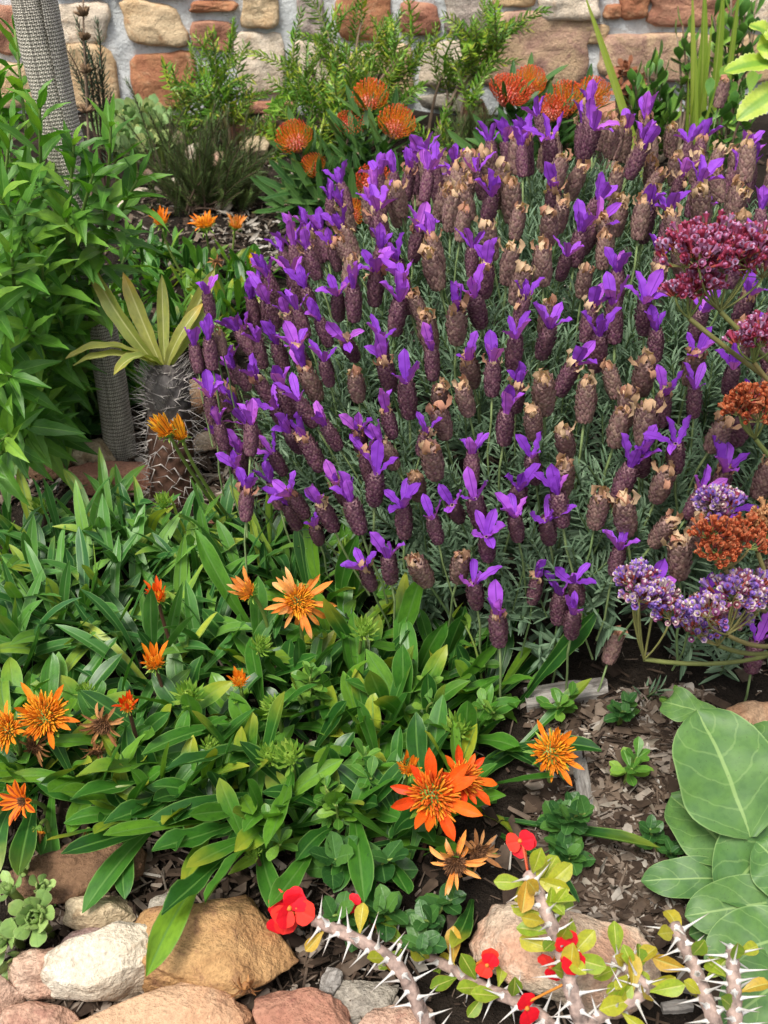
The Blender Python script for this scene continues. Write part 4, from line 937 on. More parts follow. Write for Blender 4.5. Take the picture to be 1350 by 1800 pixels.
def crassula(label, base, tips, y0, grp):
    bp = onground(V3(at(base[0], base[1], y0)[0], y0, 0)); root = thing('needle_leaf_succulent', label, 'succulent', bp, grp)
    for (px, py, y) in tips:
        t = at(px, py, y); st = bp+V3(rc.gauss(0, .03), rc.gauss(0, .02), -.01); mid = V3(st[0]*.5+t[0]*.5+rc.gauss(0, .02), (st[1]+t[1])/2, st[2]*.4+t[2]*.6)
        d = nrm(V3((t[0]-st[0])*.9, (t[1]-st[1])*.9, abs(t[2]-st[2])+.05)+V3(rc.gauss(0, .1), rc.gauss(0, .1), 0)); s_ = rc.uniform(.75, 1.15); bs = t-d*.12*s_
        ob('stem', mk('stem', tube_t(bez(st, mid-d*.02, bs+d*.01, 7), np.linspace(.0048, .0022, 7), 6), M_crwood), root, None)
        ob('branch', rc.choice(CB), root, zframe(bs, d, s_, rc.uniform(0, 6.28)))
        for k in range(3):
            f = rc.uniform(.5, .95); q = bez(st, mid-d*.02, bs+d*.01, 20)[int(f*19)]; dd = nrm(d+V3(rc.gauss(0, .7), rc.gauss(0, .5), rc.uniform(0, .5)))
            ob('branch', rc.choice(CB), root, zframe(q, dd, rc.uniform(.5, .9), rc.uniform(0, 6.28)))
crassula('bright green needle leaved succulent shrub behind the orange pincushion flowers', (610, 330), [(505, 40, 2.5), (480, 110, 2.45), (545, -20, 2.6), (560, 60, 2.55), (590, 20, 2.6), (600, 110, 2.45), (625, -30, 2.6), (650, 50, 2.55), (680, 30, 2.6), (700, 90, 2.5), (640, 120, 2.45), (560, 140, 2.42), (520, 130, 2.42), (510, 190, 2.4), (550, 210, 2.38), (590, 180, 2.4), (680, 150, 2.45), (720, 130, 2.5), (730, 160, 2.45), (760, 40, 2.6), (740, 0, 2.6), (575, 230, 2.35), (540, 250, 2.35), (620, 160, 2.45), (660, 90, 2.55), (700, 20, 2.62), (610, 60, 2.6), (490, 75, 2.5), (755, 115, 2.55), (500, 150, 2.4)], 2.45, 'needle leaved succulents')
crassula('small needle leaved succulent above the dark heath with arching tips', (395, 235), [(265, 125, 2.5), (300, 155, 2.5), (345, 70, 2.55), (375, 75, 2.55), (420, 50, 2.6), (425, 95, 2.55), (360, 120, 2.5), (390, 130, 2.5), (425, 150, 2.5), (345, 150, 2.48)], 2.52, 'needle leaved succulents')
crassula('thin bare stemmed needle leaved succulent leaning against the wall', (800, 220), [(800, 20, 2.6), (840, 40, 2.6), (830, 110, 2.55), (870, 5, 2.6), (905, 20, 2.62), (920, 0, 2.65), (880, 45, 2.62), (845, 80, 2.58), (775, 60, 2.62)], 2.58, 'needle leaved succulents')
crassula('low needle leaved succulent between the pincushion bushes', (770, 290), [(750, 250, 2.3), (780, 235, 2.35), (800, 262, 2.3), (735, 225, 2.4), (765, 215, 2.42), (815, 285, 2.25)], 2.35, 'needle leaved succulents')
crassula('sprawling needle leaved succulent at the foot of the wall by red rocks', (455, 190), [(440, 165, 2.62), (460, 205, 2.6), (480, 235, 2.5), (500, 260, 2.45)], 2.6, 'needle leaved succulents')

# ---- dark heath
M_heath = leafmat('heath_needle', [(0, (.045, .08, .022)), (.6, (.08, .13, .034)), (1, (.14, .19, .05))], mott=.2, rough=.5, tr=.08, simple=True)
M_htwig = simplemat('heath_twig', [(0, (.06, .04, .028)), (1, (.1, .065, .045))], .9)
def twig(seed):
    r = random.Random(seed); b = MB(); lt_ = leaf_t('linear', .09, 2, 3, -.4, .3); n = 34; p = V3(0, 0, 0); d = Z.copy(); path = []
    bx, by = r.uniform(-.6, .6), r.uniform(-.6, .6)
    for i in range(n+1):
        path.append(p.copy()); p = p+d*.0046; d = nrm(d+V3(bx, by, 0)/n)
    b.add(tube_t(path[::3]+[path[-1]], .0011, 4), None, .3, 1)
    for i in range(3, n+1):
        for k in range(3):
            a = i*1.1+k*2.09; o = V3(math.cos(a), math.sin(a), 0); b.add(lt_, frame(path[i], nrm(o*.8+d*.8), d, .018*r.uniform(.8, 1.1)), r.random()*.9)
    return b.mesh('twig', [M_heath, M_htwig])
TW = [twig(i) for i in range(5)]
def heath(label, base, tips, y0, s0=1.0):
    bp = onground(V3(at(base[0], base[1], y0)[0], y0, 0)); root = thing('heath_bush', label, 'shrub', bp, 'heath bushes')
    for (px, py) in tips:
        t = at(px, py, y0+rc.uniform(-.07, .07)); st = bp+V3(rc.gauss(0, .03), rc.gauss(0, .02), -.01); d = nrm((t-st)*V3(.8, .8, 1)+V3(rc.gauss(0, .03), 0, .04)); s_ = rc.uniform(.75, 1.1)*s0; bs = t-d*.15*s_
        pth = bez(st, (st+bs)/2+V3(0, 0, .02), bs, 6); ob('stem', mk('stem', tube_t(pth, np.linspace(.003, .0014, 6), 5), M_htwig), root, None)
        ob('twig', rc.choice(TW), root, zframe(bs, d, s_, rc.uniform(0, 6.28)))
        for k in range(2):
            q = pth[rc.randint(2, 5)]; dd = nrm(d+V3(rc.gauss(0, .55), rc.gauss(0, .45), .1)); ob('twig', rc.choice(TW), root, zframe(q, dd, rc.uniform(.5, .85)*s0, rc.uniform(0, 6.28)))
heath('dark olive heath bush with fine needles in front of the wall rocks', (350, 370), [(rc.uniform(245, 480), rc.uniform(190, 330)) for _ in range(52)]+[(245, 150), (290, 190), (250, 200), (320, 200), (370, 190), (420, 215), (270, 230), (470, 260), (440, 270), (460, 285), (480, 300), (455, 310), (475, 330), (430, 300), (490, 280)], 2.15)
heath('fine needled heath bush between the two pincushion bushes', (830, 330), [(rc.uniform(785, 880), rc.uniform(170, 260)) for _ in range(26)], 2.3)
# ---- rosemary-like shoot and dry seed stalk in front of the wall
M_rose = leafmat('rosemary_leaf', [(0, (.03, .06, .03)), (1, (.07, .12, .06))], mott=.2, rough=.5, tr=.05, simple=True)
yb = 2.2; bp = onground(V3(at(180, 300, yb)[0], yb, 0)); rm = thing('rosemary_sprig', 'dark grey green rosemary like sprigs rising in front of the wall', 'herb', bp)
RB = []
for i in range(3):
    b, _ = needle_branch(50+i, 28, .03, .13, .0056, .5, .05, .35); RB.append(b.mesh('sprig', [M_rose, M_htwig]))
for (px, py) in ((128, 48), (150, 36), (180, 42), (165, 60), (172, 95), (140, 70), (185, 110), (110, 175), (120, 165), (185, 165), (175, 140), (150, 110), (190, 200)):
    t = at(px, py, yb+rc.uniform(-.03, .03)); d = nrm(V3(t[0]-bp[0], 0, .3)); s_ = rc.uniform(.75, 1.05); bs = t-d*.156*s_
    ob('stem', mk('stem', tube_t(bez(bp-Z*.01, V3(bp[0]*.6+bs[0]*.4, yb, (bp[2]+bs[2])/2), bs+d*.01, 6), .0022, 5), M_htwig), rm, None)
    ob('sprig', rc.choice(RB), rm, zframe(bs, d, s_, rc.uniform(0, 6.28)))
bp2 = onground(V3(at(150, 300, 2.15)[0], 2.15, 0)); sk = thing('dry_seed_stalk', 'tall thin dry brown stalk with whorled seed pods before the wall', 'dried stalk', bp2)
ob('stem', mk('stem', tube_t([bp2-Z*.01, at(151, 150, 2.15), at(147, 60, 2.15), at(146, -25, 2.15)], [.003, .0024, .002, .0016], 6), M_crwood), sk, None)
M_pod = simplemat('seed_pod', [(0, (.14, .09, .05)), (1, (.24, .16, .1))], .9, .1, 150, .5, .6)
for (px, py, sz) in ((146, 20, 1.2), (148, 62, 1), (150, 120, 1.1), (151, 190, 1.15)):
    b = MB(); q = at(px, py, 2.15)
    for k in range(16):
        a = k*GA; th = rc.uniform(.3, 1.3); M_ = zframe(V3(0, 0, -.008), (math.cos(a)*math.sin(th), math.sin(a)*math.sin(th), math.cos(th)), 1); M_[:3, :2] *= .0035*sz; M_[:3, 2] *= .017*sz; b.add(cone_t(5, ((.3, 0), (1, .4), (.6, .8), (.1, 1))), M_, rc.random())
    ob('seed_pod', b.mesh('seed_pod', M_pod), sk, trans(q))

# ================================================================ PINCUSHION BUSHES
M_style = simplemat('pincushion_style', [(0, (.72, .17, .015)), (.5, (.82, .27, .022)), (1, (.86, .4, .04))], .5, .3, 200, .15, .1, tr=.15)
M_stylered = simplemat('pincushion_style_red', [(0, (.55, .06, .02)), (.6, (.68, .09, .03)), (1, (.72, .18, .05))], .5, .3, 200, .15, .1, tr=.15)
M_tip = simplemat('pincushion_tip', [(0, (.6, .05, .02)), (1, (.75, .12, .03))], .4, .4, 200, .1, .1)
M_peri = simplemat('pincushion_perianth', [(0, (.55, .07, .06)), (.5, (.62, .18, .14)), (1, (.6, .3, .22))], .6, .3, 200, .2, .2)
def pincushion(seed, mat, flat=1.0):
    r = random.Random(seed); b = MB(); n = 115
    b.add(lathe_t([(.004, -.006), (.014, 0), (.017, .012), (.012, .026), (.001, .032)], 10), None, .4, 2)
    for i in range(n):
        f = (i+.5)/n; a = i*GA; th = .12+1.75*f**.8
        p0 = V3(math.cos(a)*math.sin(min(th, 1.5))*.013, math.sin(a)*math.sin(min(th, 1.5))*.013, .014+.012*math.cos(th))
        tipR = .041*r.uniform(.93, 1.05); tz = .024+math.cos(th*.86)*.036*flat
        pt_ = V3(math.cos(a)*math.sin(th*.86)*tipR, math.sin(a)*math.sin(th*.86)*tipR, tz+.006)
        mid = V3(math.cos(a)*math.sin(th)*tipR*.98, math.sin(a)*math.sin(th)*tipR*.98, p0[2]*.55+tz*.45-.004)
        path = bez(p0, mid, pt_, 6); b.add(tube_t(path, [.0011, .001, .0009, .0008, .0008, .0007], 4, False), None, r.random(), 0)
        b.add(tube_t([path[-1], path[-1]+nrm(path[-1]-path[-2])*.003], [.0011, .0009], 4), None, r.random(), 1)
        if i % 2 == 0:
            q = p0*1.25; b.add(leaf_t('petal', .25, 4, 3, 2.2, .2), frame(q, nrm(V3(math.cos(a), math.sin(a), .8)), Z, .014), r.random(), 2)
    return b.mesh('flower_head', [mat, M_tip, M_peri])
PO = [pincushion(i, M_style) for i in range(3)]; PR = [pincushion(10+i, M_stylered, .6) for i in range(2)]
M_pleaf2 = leafmat('pincushion_leaf', [(0, (.02, .07, .015)), (.5, (.04, .11, .025)), (1, (.075, .16, .04))], rib=(.1, .2, .06), ribw=.1, edge=(.12, .2, .07), mott=.25, rough=.45, tr=.15, tip=(.35, .1, .03), tipv=1.0)
PL = variants('leaf', M_pleaf2, 6, lambda i: leaf_t('linear', .15, 6, 3, rc.uniform(-.5, .3), .15, 0, rc.uniform(-.4, .4), seed=i))
def leuco(label, base, y0, hd, extra):
    bp = onground(V3(at(base[0], base[1], y0)[0], y0, 0)); root = thing('pincushion_bush', label, 'shrub', bp, 'pincushion bushes'); s = Sink(root, 'leaf', PL, M_pleaf2, 'leaf_mass')
    def stemleaf(t, d, n=34, use=.2):
        st = bp+V3(rc.gauss(0, .03), rc.gauss(0, .02), -.01); pth = bez(st, V3(st[0]*.6+t[0]*.4, st[1], (st[2]+t[2])/2), t-d*.002, 16)
        ob('stem', mk('stem', tube_t(pth, np.linspace(.005, .003, 16), 6), M_crwood), root, None)
        for i in range(n):
            f = i/(n-1); q = t-d*.006-d*use*(1-f) if True else 0
            q = np.array([np.interp(1-(1-f)*min(1, use/np.linalg.norm(t-st)), np.linspace(0, 1, 16), pth[:, k]) for k in range(3)])
            a = i*GA; u1 = nrm(np.cross(d, (.4, .7, .2))); u2 = np.cross(d, u1); o = u1*math.cos(a)+u2*math.sin(a); op = 1.15-.45*f
            s.add(rc.randrange(6), frame(q, nrm(d*math.cos(op)+o*math.sin(op)), d, rc.uniform(.07, .1)))
    for (px, py, dy, kind, sz) in hd:
        p = at(px, py+24, y0+dy); d = nrm(V3((p[0]-bp[0])*.8+rc.gauss(0, .06), -.12, .9*abs(p[2]-bp[2])+.1)); s_ = sz*mpp(p)/.083
        stemleaf(p, d); ob('flower_head', rc.choice(PO if kind else PR), root, zframe(p, d, s_, rc.uniform(0, 6.28)))
    for (px, py, dy) in extra:
        p = at(px, py, y0+dy); stemleaf(p, nrm(V3((p[0]-bp[0]), -.15, abs(p[2]-bp[2])+.08)), 28)
    s.flush()
leuco('pincushion bush with orange flower heads in front of needle leaved succulent', (600, 400), 2.05, [(525, 238, 0, 1, 66), (560, 280, -.03, 1, 48), (613, 210, .08, 0, 56), (650, 168, .1, 1, 66), (692, 214, .02, 1, 68), (655, 316, -.08, 0, 76), (619, 362, -.12, 1, 52)], [(520, 330, -.05), (560, 350, -.08), (500, 360, -.05), (600, 320, 0), (720, 300, 0), (700, 330, -.05), (640, 270, .05), (740, 330, -.02), (545, 380, -.1), (760, 310, .02), (675, 280, .05)])
leuco('pincushion bush with orange red flower heads behind the top of lavender', (950, 350), 2.12, [(888, 158, 0, 0, 74), (925, 142, .06, 1, 62), (968, 185, -.04, 0, 60), (995, 178, 0, 1, 74), (1034, 162, .05, 1, 64)], [(870, 250, -.03), (910, 240, -.05), (950, 250, -.05), (1000, 250, -.03), (880, 290, -.05), (930, 280, -.08), (1035, 240, 0), (900, 200, .02), (845, 280, -.02)])
# ================================================================ CROWN OF THORNS (bottom)
M_estem = simplemat('thorn_stem', [(0, (.3, .22, .19)), (1, (.34, .26, .23))], .75, .2, 110, .95, .9, bd=.004)
M_thorn = simplemat('thorn', [(0, (.5, .48, .45)), (1, (.62, .6, .58))], .5, .35, 100, .2, .1, vgrad=((.3, .24, .2), .75, 1.0))
M_eleaf = leafmat('thorn_bush_leaf', [(0, (.13, .22, .02)), (.4, (.22, .3, .025)), (.75, (.34, .34, .03)), (1, (.42, .24, .035))], rib=(.45, .45, .12), ribw=.1, edge=(.4, .26, .06), edgew=.92, mott=.4, rough=.45, tr=.22)
M_eflow = leafmat('thorn_bush_petal', [(0, (.6, .008, .02)), (.6, (.7, .015, .03)), (1, (.7, .05, .03))], mott=.15, rough=.5, tr=.2, spec=.2)
M_ecen = simplemat('thorn_bush_flower_centre', [(0, (.6, .25, .03)), (1, (.5, .05, .03))], .5)
THORN = mk('thorn', cone_t(6, ((1, 0), (.5, .1), (.3, .3), (.2, .6), (.03, 1))), M_thorn)
re_ = random.Random(17)
EL = variants('leaf', M_eleaf, 6, lambda i: leaf_t('obov', .5, 7, 5, re_.uniform(-.2, .7), re_.uniform(.1, .3), .03, re_.uniform(-.3, .3), seed=i))
eb = onground(hit(1000, 1960)); eu = thing('thorny_bush', 'thorny grey stemmed bush with red flowers and lime yellow leaves', 'shrub', eb)
EPET = mk('petal', leaf_t('round', 1.35, 6, 5, .35, .04, .03), M_eflow)
def eflower(px, py, y, R, foot, n=3):
    c = at(px, py, y)
    for k in range(n):
        q = c+(V3(re_.gauss(0, .4), re_.gauss(0, .2), re_.gauss(0, .4))*R*1.1 if k else 0); d = nrm((re_.gauss(0, .35), -.75, .55+re_.gauss(0, .3)))
        W = zframe(q, d, 1, re_.uniform(0, 6.28)); fl = ob('flower', mk('flower', tube_t([(0, 0, -R*.5), (0, 0, 0), (0, 0, R*.12)], [R*.08, R*.16, R*.14], 6), M_ecen), eu, W)
        for j in range(2):
            for (off, sc_) in ((0, 1), ):
                a = 3.14159*j; dl = V3(math.cos(a)*.96, math.sin(a)*.96, .2); Lp = R*re_.uniform(.9, 1.1)
                ob('petal', EPET, fl, W@frame(V3(0, 0, 0), dl, Z, Lp))
        f0 = np.asarray(foot); ob('stem', mk('stem', tube_t(bez(q-d*R*.4, (q+f0)/2+V3(0, 0, .004), f0, 6), .0011, 5), M_ecen), fl, None)
def estem(pts, r0, r1, nth, nleaf, tl=.0225):
    P = smooth_path([at(*p) for p in pts] if len(pts[0]) == 3 and not isinstance(pts[0], np.ndarray) else pts, 30)
    P = np.vstack((bez(eb-Z*.01, (eb+P[0])/2+V3(0, .02, -.01), P[0], 8)[:-1], P)); n = len(P); rad = np.linspace(r0, r1, n)*np.array([1+.09*math.sin(i*2.1) for i in range(n)])
    so_ = ob('stem', mk('stem', tube_t(P, rad, 12), M_estem), eu, None)
    for i in range(nth):
        f = .22+.77*(i+.5)/nth; k = f*(n-1); q = np.array([np.interp(k, range(n), P[:, c]) for c in range(3)]); tg = nrm(P[min(n-1, int(k)+1)]-P[max(0, int(k)-1)])
        a = i*GA; u1 = nrm(np.cross(tg, (.3, .2, 1))); u2 = np.cross(tg, u1); o = u1*math.cos(a)+u2*math.sin(a); rr_ = np.interp(k, range(n), rad)
        M_ = zframe(q+o*rr_*.8, nrm(o+tg*re_.uniform(-.15, .35)), 1); L = tl*re_.uniform(.75, 1.15); M_[:3, :2] *= .0032; M_[:3, 2] *= L; ob('thorn', THORN, so_, M_)
    for i in range(nleaf):
        f = (.45+.55*(i+.5)/nleaf); k = f*(n-1); q = np.array([np.interp(k, range(n), P[:, c]) for c in range(3)]); tg = nrm(P[min(n-1, int(k)+1)]-P[max(0, int(k)-1)])
        a = i*GA+1; u1 = nrm(np.cross(tg, (.3, .2, 1))); u2 = np.cross(tg, u1); o = u1*math.cos(a)+u2*math.sin(a); d = nrm(o+tg*.5+V3(0, -.2, .4)); L = re_.uniform(.02, .03)
        ob('leaf', EL[re_.randrange(6)][1], eu, frame(q+o*.005, d, nrm(Z+V3(0, -.6, 0)), L, re_.gauss(0, .3)))
    return P
PA = estem([(780, 1850, .46), (745, 1790, .475), (700, 1700, .50), (625, 1650, .525), (552, 1618, .545)], .0068, .005, 46, 4)
PB = estem([(1000, 1830, .44), (930, 1772, .47), (850, 1735, .50), (770, 1690, .53), (665, 1635, .555)], .006, .0042, 34, 14)
PC = estem([(1040, 1850, .43), (1010, 1760, .45), (985, 1670, .475), (955, 1590, .50), (928, 1535, .52)], .0068, .005, 40, 13)
PD = estem([(1010, 1850, .42), (1050, 1790, .445), (1130, 1745, .46), (1105, 1705, .48), (1078, 1690, .49)], .006, .004, 32, 8)
PE = estem([(1285, 1880, .42), (1250, 1780, .45), (1220, 1700, .48), (1185, 1625, .50)], .0068, .005, 34, 7)
PF = estem([(1300, 1890, .41), (1292, 1800, .44), (1290, 1730, .46), (1287, 1665, .485)], .0068, .005, 34, 6)
mE = mpp(PA[-1])
eflower(510, 1598, .55, 34*mE, PA[-1], 7); eflower(620, 1588, .56, 18*mE, PB[-1], 2); eflower(857, 1688, .505, 24*mE, PB[-12], 2)
eflower(914, 1478, .54, 24*mE, PC[-1], 2); eflower(1000, 1672, .47, 34*mE, PC[-14], 2); eflower(968, 1700, .475, 26*mE, PC[-15], 1); eflower(926, 1772, .455, 28*mE, PC[-20], 1)
# loose lime leaves low among the stems
for i in range(30):
    x = re_.choice((re_.uniform(640, 900), re_.uniform(880, 1180))); y = re_.uniform(1690, 1810) if x > 760 else re_.uniform(1630, 1700); k = re_.choice((PB, PC, PD)); q = k[re_.randint(16, len(k)-1)]
    d = nrm((re_.gauss(0, .8), re_.gauss(-.2, .5), re_.uniform(-.1, .9))); L = re_.uniform(.018, .032)
    ob('leaf', EL[re_.randrange(6)][1], eu, frame(q+d*.004, d, nrm(Z+V3(0, -.7, 0)), L, re_.gauss(0, .4)))

# ================================================================ SEA LAVENDER (big leaves and papery flower heads)
M_big = leafmat('big_leaf', [(0, (.045, .115, .035)), (.5, (.062, .145, .042)), (1, (.085, .175, .05))], rib=(.24, .36, .12), ribw=.05, edge=(.22, .34, .12), edgew=.95, mott=.4, rough=.5, tr=.14, veins=5, spec=.35, nscale=(5, 7), spots=(.04, .05, .02))
M_pet = simplemat('big_leaf_stalk', [(0, (.16, .26, .08)), (1, (.2, .3, .1))], .5, .3, 60, .3, .2)
lb = onground(hit(1370, 1560)); lim = thing('sea_lavender', 'sea lavender plant with large grey green leaves and papery purple red flower clusters', 'plant', lb)
rm_ = random.Random(4)
def bigleaf(x0, y0, h0, x1, y1, h1, wpx, bend, prof='ovate', roll=0.0, face=(0, -.5, 1), wave=.06, seed=0):
    a, c = hit(x0, y0, h0), hit(x1, y1, h1); L = np.linalg.norm(c-a)*(1+.08*bend*bend); m = mpp((a+c)/2)
    t = leaf_t(prof, wpx*m/L, 20, 9, bend, .06, wave, 0, seed=seed, b0=-bend*.45, nwave=2)
    V = t[0]; 
    for k in range(len(V)): V[k, 2] += .035*mnoise.noise(Vector((V[k, 0]*4, V[k, 1]*4, seed*3.1)))+.012*mnoise.noise(Vector((V[k, 0]*11, V[k, 1]*11, seed*3.1)))
    me = mk('leaf', t, M_big); o = ob('leaf', me, lim, frame(a, c-a, face, L, roll))
    st = lb-Z*.005; ob('stalk', mk('stalk', tube_t(bez(a+nrm(c-a)*.004, (a+st)/2+Z*.01, st, 7), [.002, .0023, .0025, .0027, .003, .003, .003], 6), M_pet), o, None)
bigleaf(1318, 1472, .075, 1228, 1252, .125, 195, .55, face=(.1, -.75, .7), seed=1)
bigleaf(1300, 1520, .05, 1180, 1400, .05, 120, .5, seed=2)
bigleaf(1300, 1545, .045, 1128, 1548, .035, 75, .4, seed=3, face=(0, -.4, 1))
bigleaf(1390, 1440, .06, 1268, 1580, .055, 150, .6, seed=4, face=(0, -.5, 1))
bigleaf(1390, 1580, .05, 1205, 1610, .045, 105, .5, seed=5, face=(0, -.6, 1))
bigleaf(1400, 1640, .05, 1240, 1690, .04, 130, .5, seed=6, face=(0, -.5, 1))
bigleaf(1400, 1700, .04, 1270, 1800, .03, 130, .5, seed=7, face=(0, -.5, 1))
bigleaf(1400, 1400, .07, 1325, 1275, .08, 110, .5, seed=8, face=(-.2, -.7, .7))
bigleaf(1380, 1470, .06, 1345, 1360, .08, 120, .4, seed=9, face=(-.2, -.7, .7))
bigleaf(1270, 1268, .12, 1165, 1235, .10, 62, .8, 'spat', seed=10, face=(0, -.6, 1), wave=.15)
bigleaf(1330, 1560, .02, 1290, 1500, .03, 150, .4, seed=11)
bigleaf(1410, 1560, .06, 1330, 1480, .08, 120, .5, seed=12, face=(-.1, -.6, .9))
for i in range(12):
    x, y = rm_.uniform(1200, 1400), rm_.uniform(1450, 1800); bigleaf(1400, y, .02, x, y+rm_.uniform(-40, 60), .015, rm_.uniform(80, 120), .5, seed=20+i)
M_calyxP = simplemat('papery_calyx_purple', [(0, (.22, .13, .5)), (.35, (.36, .2, .6)), (.5, (.3, .05, .07)), (.75, (.55, .42, .5)), (1, (.72, .62, .52))], .7, .2, 300, .2, .1, tr=.2)
M_calyxM = simplemat('papery_calyx_magenta', [(0, (.26, .025, .05)), (.4, (.4, .06, .12)), (.7, (.46, .17, .33)), (1, (.6, .42, .62))], .7, .2, 300, .2, .1, tr=.2)
M_calyxR = simplemat('papery_calyx_rust', [(0, (.32, .05, .02)), (.5, (.45, .11, .04)), (1, (.5, .2, .1))], .7, .2, 300, .2, .1, tr=.2)
M_calyxT = simplemat('papery_calyx_tan', [(0, (.4, .18, .07)), (1, (.55, .32, .16))], .8, .2, 300, .2, .1, tr=.2)
M_ltube = simplemat('calyx_tube', [(0, (.2, .03, .03)), (1, (.36, .08, .05))], .7)
fun = tube_t([(0, 0, 0), (0, 0, .45), (0, 0, .75), (0, 0, 1)], [.12, .18, .3, .42], 6, False)
cal = tube_t([(0, 0, -.5), (0, 0, .1)], [.08, .17], 5, False); inn = lathe_t([(.02, .55), (.13, .75), (.15, 1.1), (.02, 1.25)], 5)
M_lst = simplemat('sea_lavender_stalk', [(0, (.17, .22, .06)), (1, (.26, .2, .08))], .6, .3, 60, .3, .2)
def limhead(px, py, y, wpx, hpx, mat, seed, foot, dome=.35, n=260, fl=.0075, split=6):
    r = random.Random(seed); c = at(px, py, y); m = mpp(c); a = wpx*m/2; h = hpx*m/2; b = MB(); bs = MB()
    hub = V3(0, 0, -h*1.5); f0 = np.asarray(foot)-c
    cl = [(V3(r.uniform(-.75, .75)*a, r.uniform(-.5, .5)*a, r.uniform(-.5, .6)*h), r.uniform(.35, .55)*a) for _ in range(split)]+[(V3(0, 0, .2*h), .6*a)]
    for q, rr_ in cl:
        bs.add(tube_t(bez(hub, (hub+q)/2+V3(q[0]*.3, q[1]*.3, -.003), q-Z*rr_*.3, 5), .0011, 4), None, .3)
    for i in range(n):
        q, rr_ = cl[i % len(cl)]; u = sph(r.uniform(0, 6.28), math.asin(r.uniform(-.15, 1))); p = q+u*rr_*V3(1, .8, .62)*r.uniform(.75, 1.05)
        d = nrm(u*.8+Z*.5+V3(r.gauss(0, .2), r.gauss(0, .2), 0)); s_ = fl*r.uniform(.75, 1.15); W = zframe(p, d, s_, r.uniform(0, 6)); rd = r.random()
        b.add(cal, W, r.random(), 1); b.add(fun, W, rd, 0); b.add(inn, W, (rd+.35) % 1, 0)
        if i % 3 == 0: bs.add(tube_t([q-Z*rr_*.3, p-d*s_*.4], .0005, 3, False), None, .5)
    o = ob('flower_cluster', b.mesh('flower_cluster', [mat, M_ltube]), lim, trans(c)); ob('branches', bs.mesh('branches', M_lst), o, trans(c))
    ob('stalk', mk('stalk', tube_t(bez(hub+c, (hub+c)*.5+np.asarray(foot)*.5+V3(0, -.02, .0), foot, 8), .0022, 6), M_lst), o, None)
jx = lambda x, y, yy: at(x, y, yy)
limhead(1150, 1062, .72, 120, 170, M_calyxP, 1, jx(1360, 1150, .78), n=240)
limhead(1292, 1055, .70, 165, 105, M_calyxP, 2, jx(1370, 1130, .78), n=260)
limhead(1270, 1100, .72, 120, 60, M_calyxP, 12, jx(1370, 1140, .78), n=100)
limhead(1262, 888, .76, 80, 70, M_calyxP, 3, jx(1330, 1080, .76), n=130)
limhead(1285, 952, .72, 130, 80, M_calyxR, 4, jx(1345, 1075, .74), n=260, fl=.006)
limhead(1345, 915, .74, 60, 90, M_calyxT, 5, jx(1370, 1100, .76), n=90)
limhead(1282, 462, .80, 200, 120, M_calyxM, 6, jx(1420, 700, .82), n=420, split=10)
limhead(1220, 510, .80, 90, 70, M_calyxM, 16, jx(1400, 700, .82), n=120, split=4)
limhead(1335, 588, .78, 100, 70, M_calyxM, 7, jx(1420, 760, .82), n=200, fl=.0062)
limhead(1340, 715, .76, 115, 85, M_calyxR, 8, jx(1420, 880, .8), n=240, fl=.006)
for a_, c_ in (((1360, 1150, .78), None), ((1370, 1130, .78), None), ((1420, 700, .82), None), ((1420, 760, .82), None), ((1420, 880, .8), None)):
    p = at(*a_); ob('stalk', mk('stalk', tube_t(bez(p, V3(p[0]+.05, p[1], p[2]*.5+lb[2]*.5), lb-Z*.01, 8), .0026, 6), M_lst), lim, None)

# ================================================================ ROSETTE SUCCULENTS
M_succ = leafmat('succulent_leaf', [(0, (.16, .27, .08)), (.5, (.22, .34, .1)), (1, (.3, .42, .14))], edge=(.4, .42, .2), edgew=.92, mott=.2, rough=.45, tr=.08, tip=(.4, .3, .14), tipv=.95)
SU = variants('leaf', M_succ, 4, lambda i: leaf_t('obov', .55, 7, 5, -.55-.1*i, .0, 0, 0, .16))
M_aeon = leafmat('aeonium_leaf', [(0, (.14, .26, .09)), (.6, (.22, .34, .13)), (1, (.36, .4, .15))], edge=(.34, .4, .18), mott=.2, rough=.5, tr=.1)
AE = variants('leaf', M_aeon, 3, lambda i: leaf_t('obov', .62, 5, 5, -.6-.1*i, .0, 0, 0, .1))
def rosette(root, p, d, R, n, vs_, r):
    W = zframe(p, d, 1, r.uniform(0, 6.28))
    for i in range(n):
        f = (i+.5)/n; a = i*GA; el = math.radians(82-78*f); L = R*(.45+.6*f)*r.uniform(.9, 1.08)
        ob('leaf', vs_[r.randrange(len(vs_))][1], root, W@frame(V3(math.cos(a), math.sin(a), 0)*R*.06, sph(a, el), Z, L))
r7 = random.Random(7)
sb_ = onground(hit(40, 1640)); suc = thing('succulent_rosettes', 'pale green fleshy succulent rosettes beside the speckled pinkish rock', 'succulent', sb_)
for (x, y, h, R, n, d) in ((62, 1612, .05, 58, 20, (.1, -.6, .8)), (8, 1648, .04, 52, 18, (-.3, -.6, .7)), (72, 1560, .05, 34, 12, (.5, -.3, .9)), (18, 1565, .06, 36, 12, (-.3, -.2, 1)), (30, 1690, .02, 40, 14, (.1, -.8, .4)), (40, 1530, .04, 26, 10, (-.1, -.2, 1)), (-30, 1600, .05, 50, 14, (0, -.5, 1))):
    p = hit(x, y, h); rosette(suc, p, nrm(d), R*mpp(p), n, SU, r7)
    ob('stem', mk('stem', tube_t(bez(p+nrm(d)*.003, p-nrm(d)*.02, onground(p+V3(0, .02, 0), -.01), 6), .004, 6), M_gstem), suc, None)
sb_ = onground(hit(225, 250)); aeo = thing('succulent_rosettes', 'low mat of pale green rosettes at the foot of the stone wall', 'succulent', sb_)
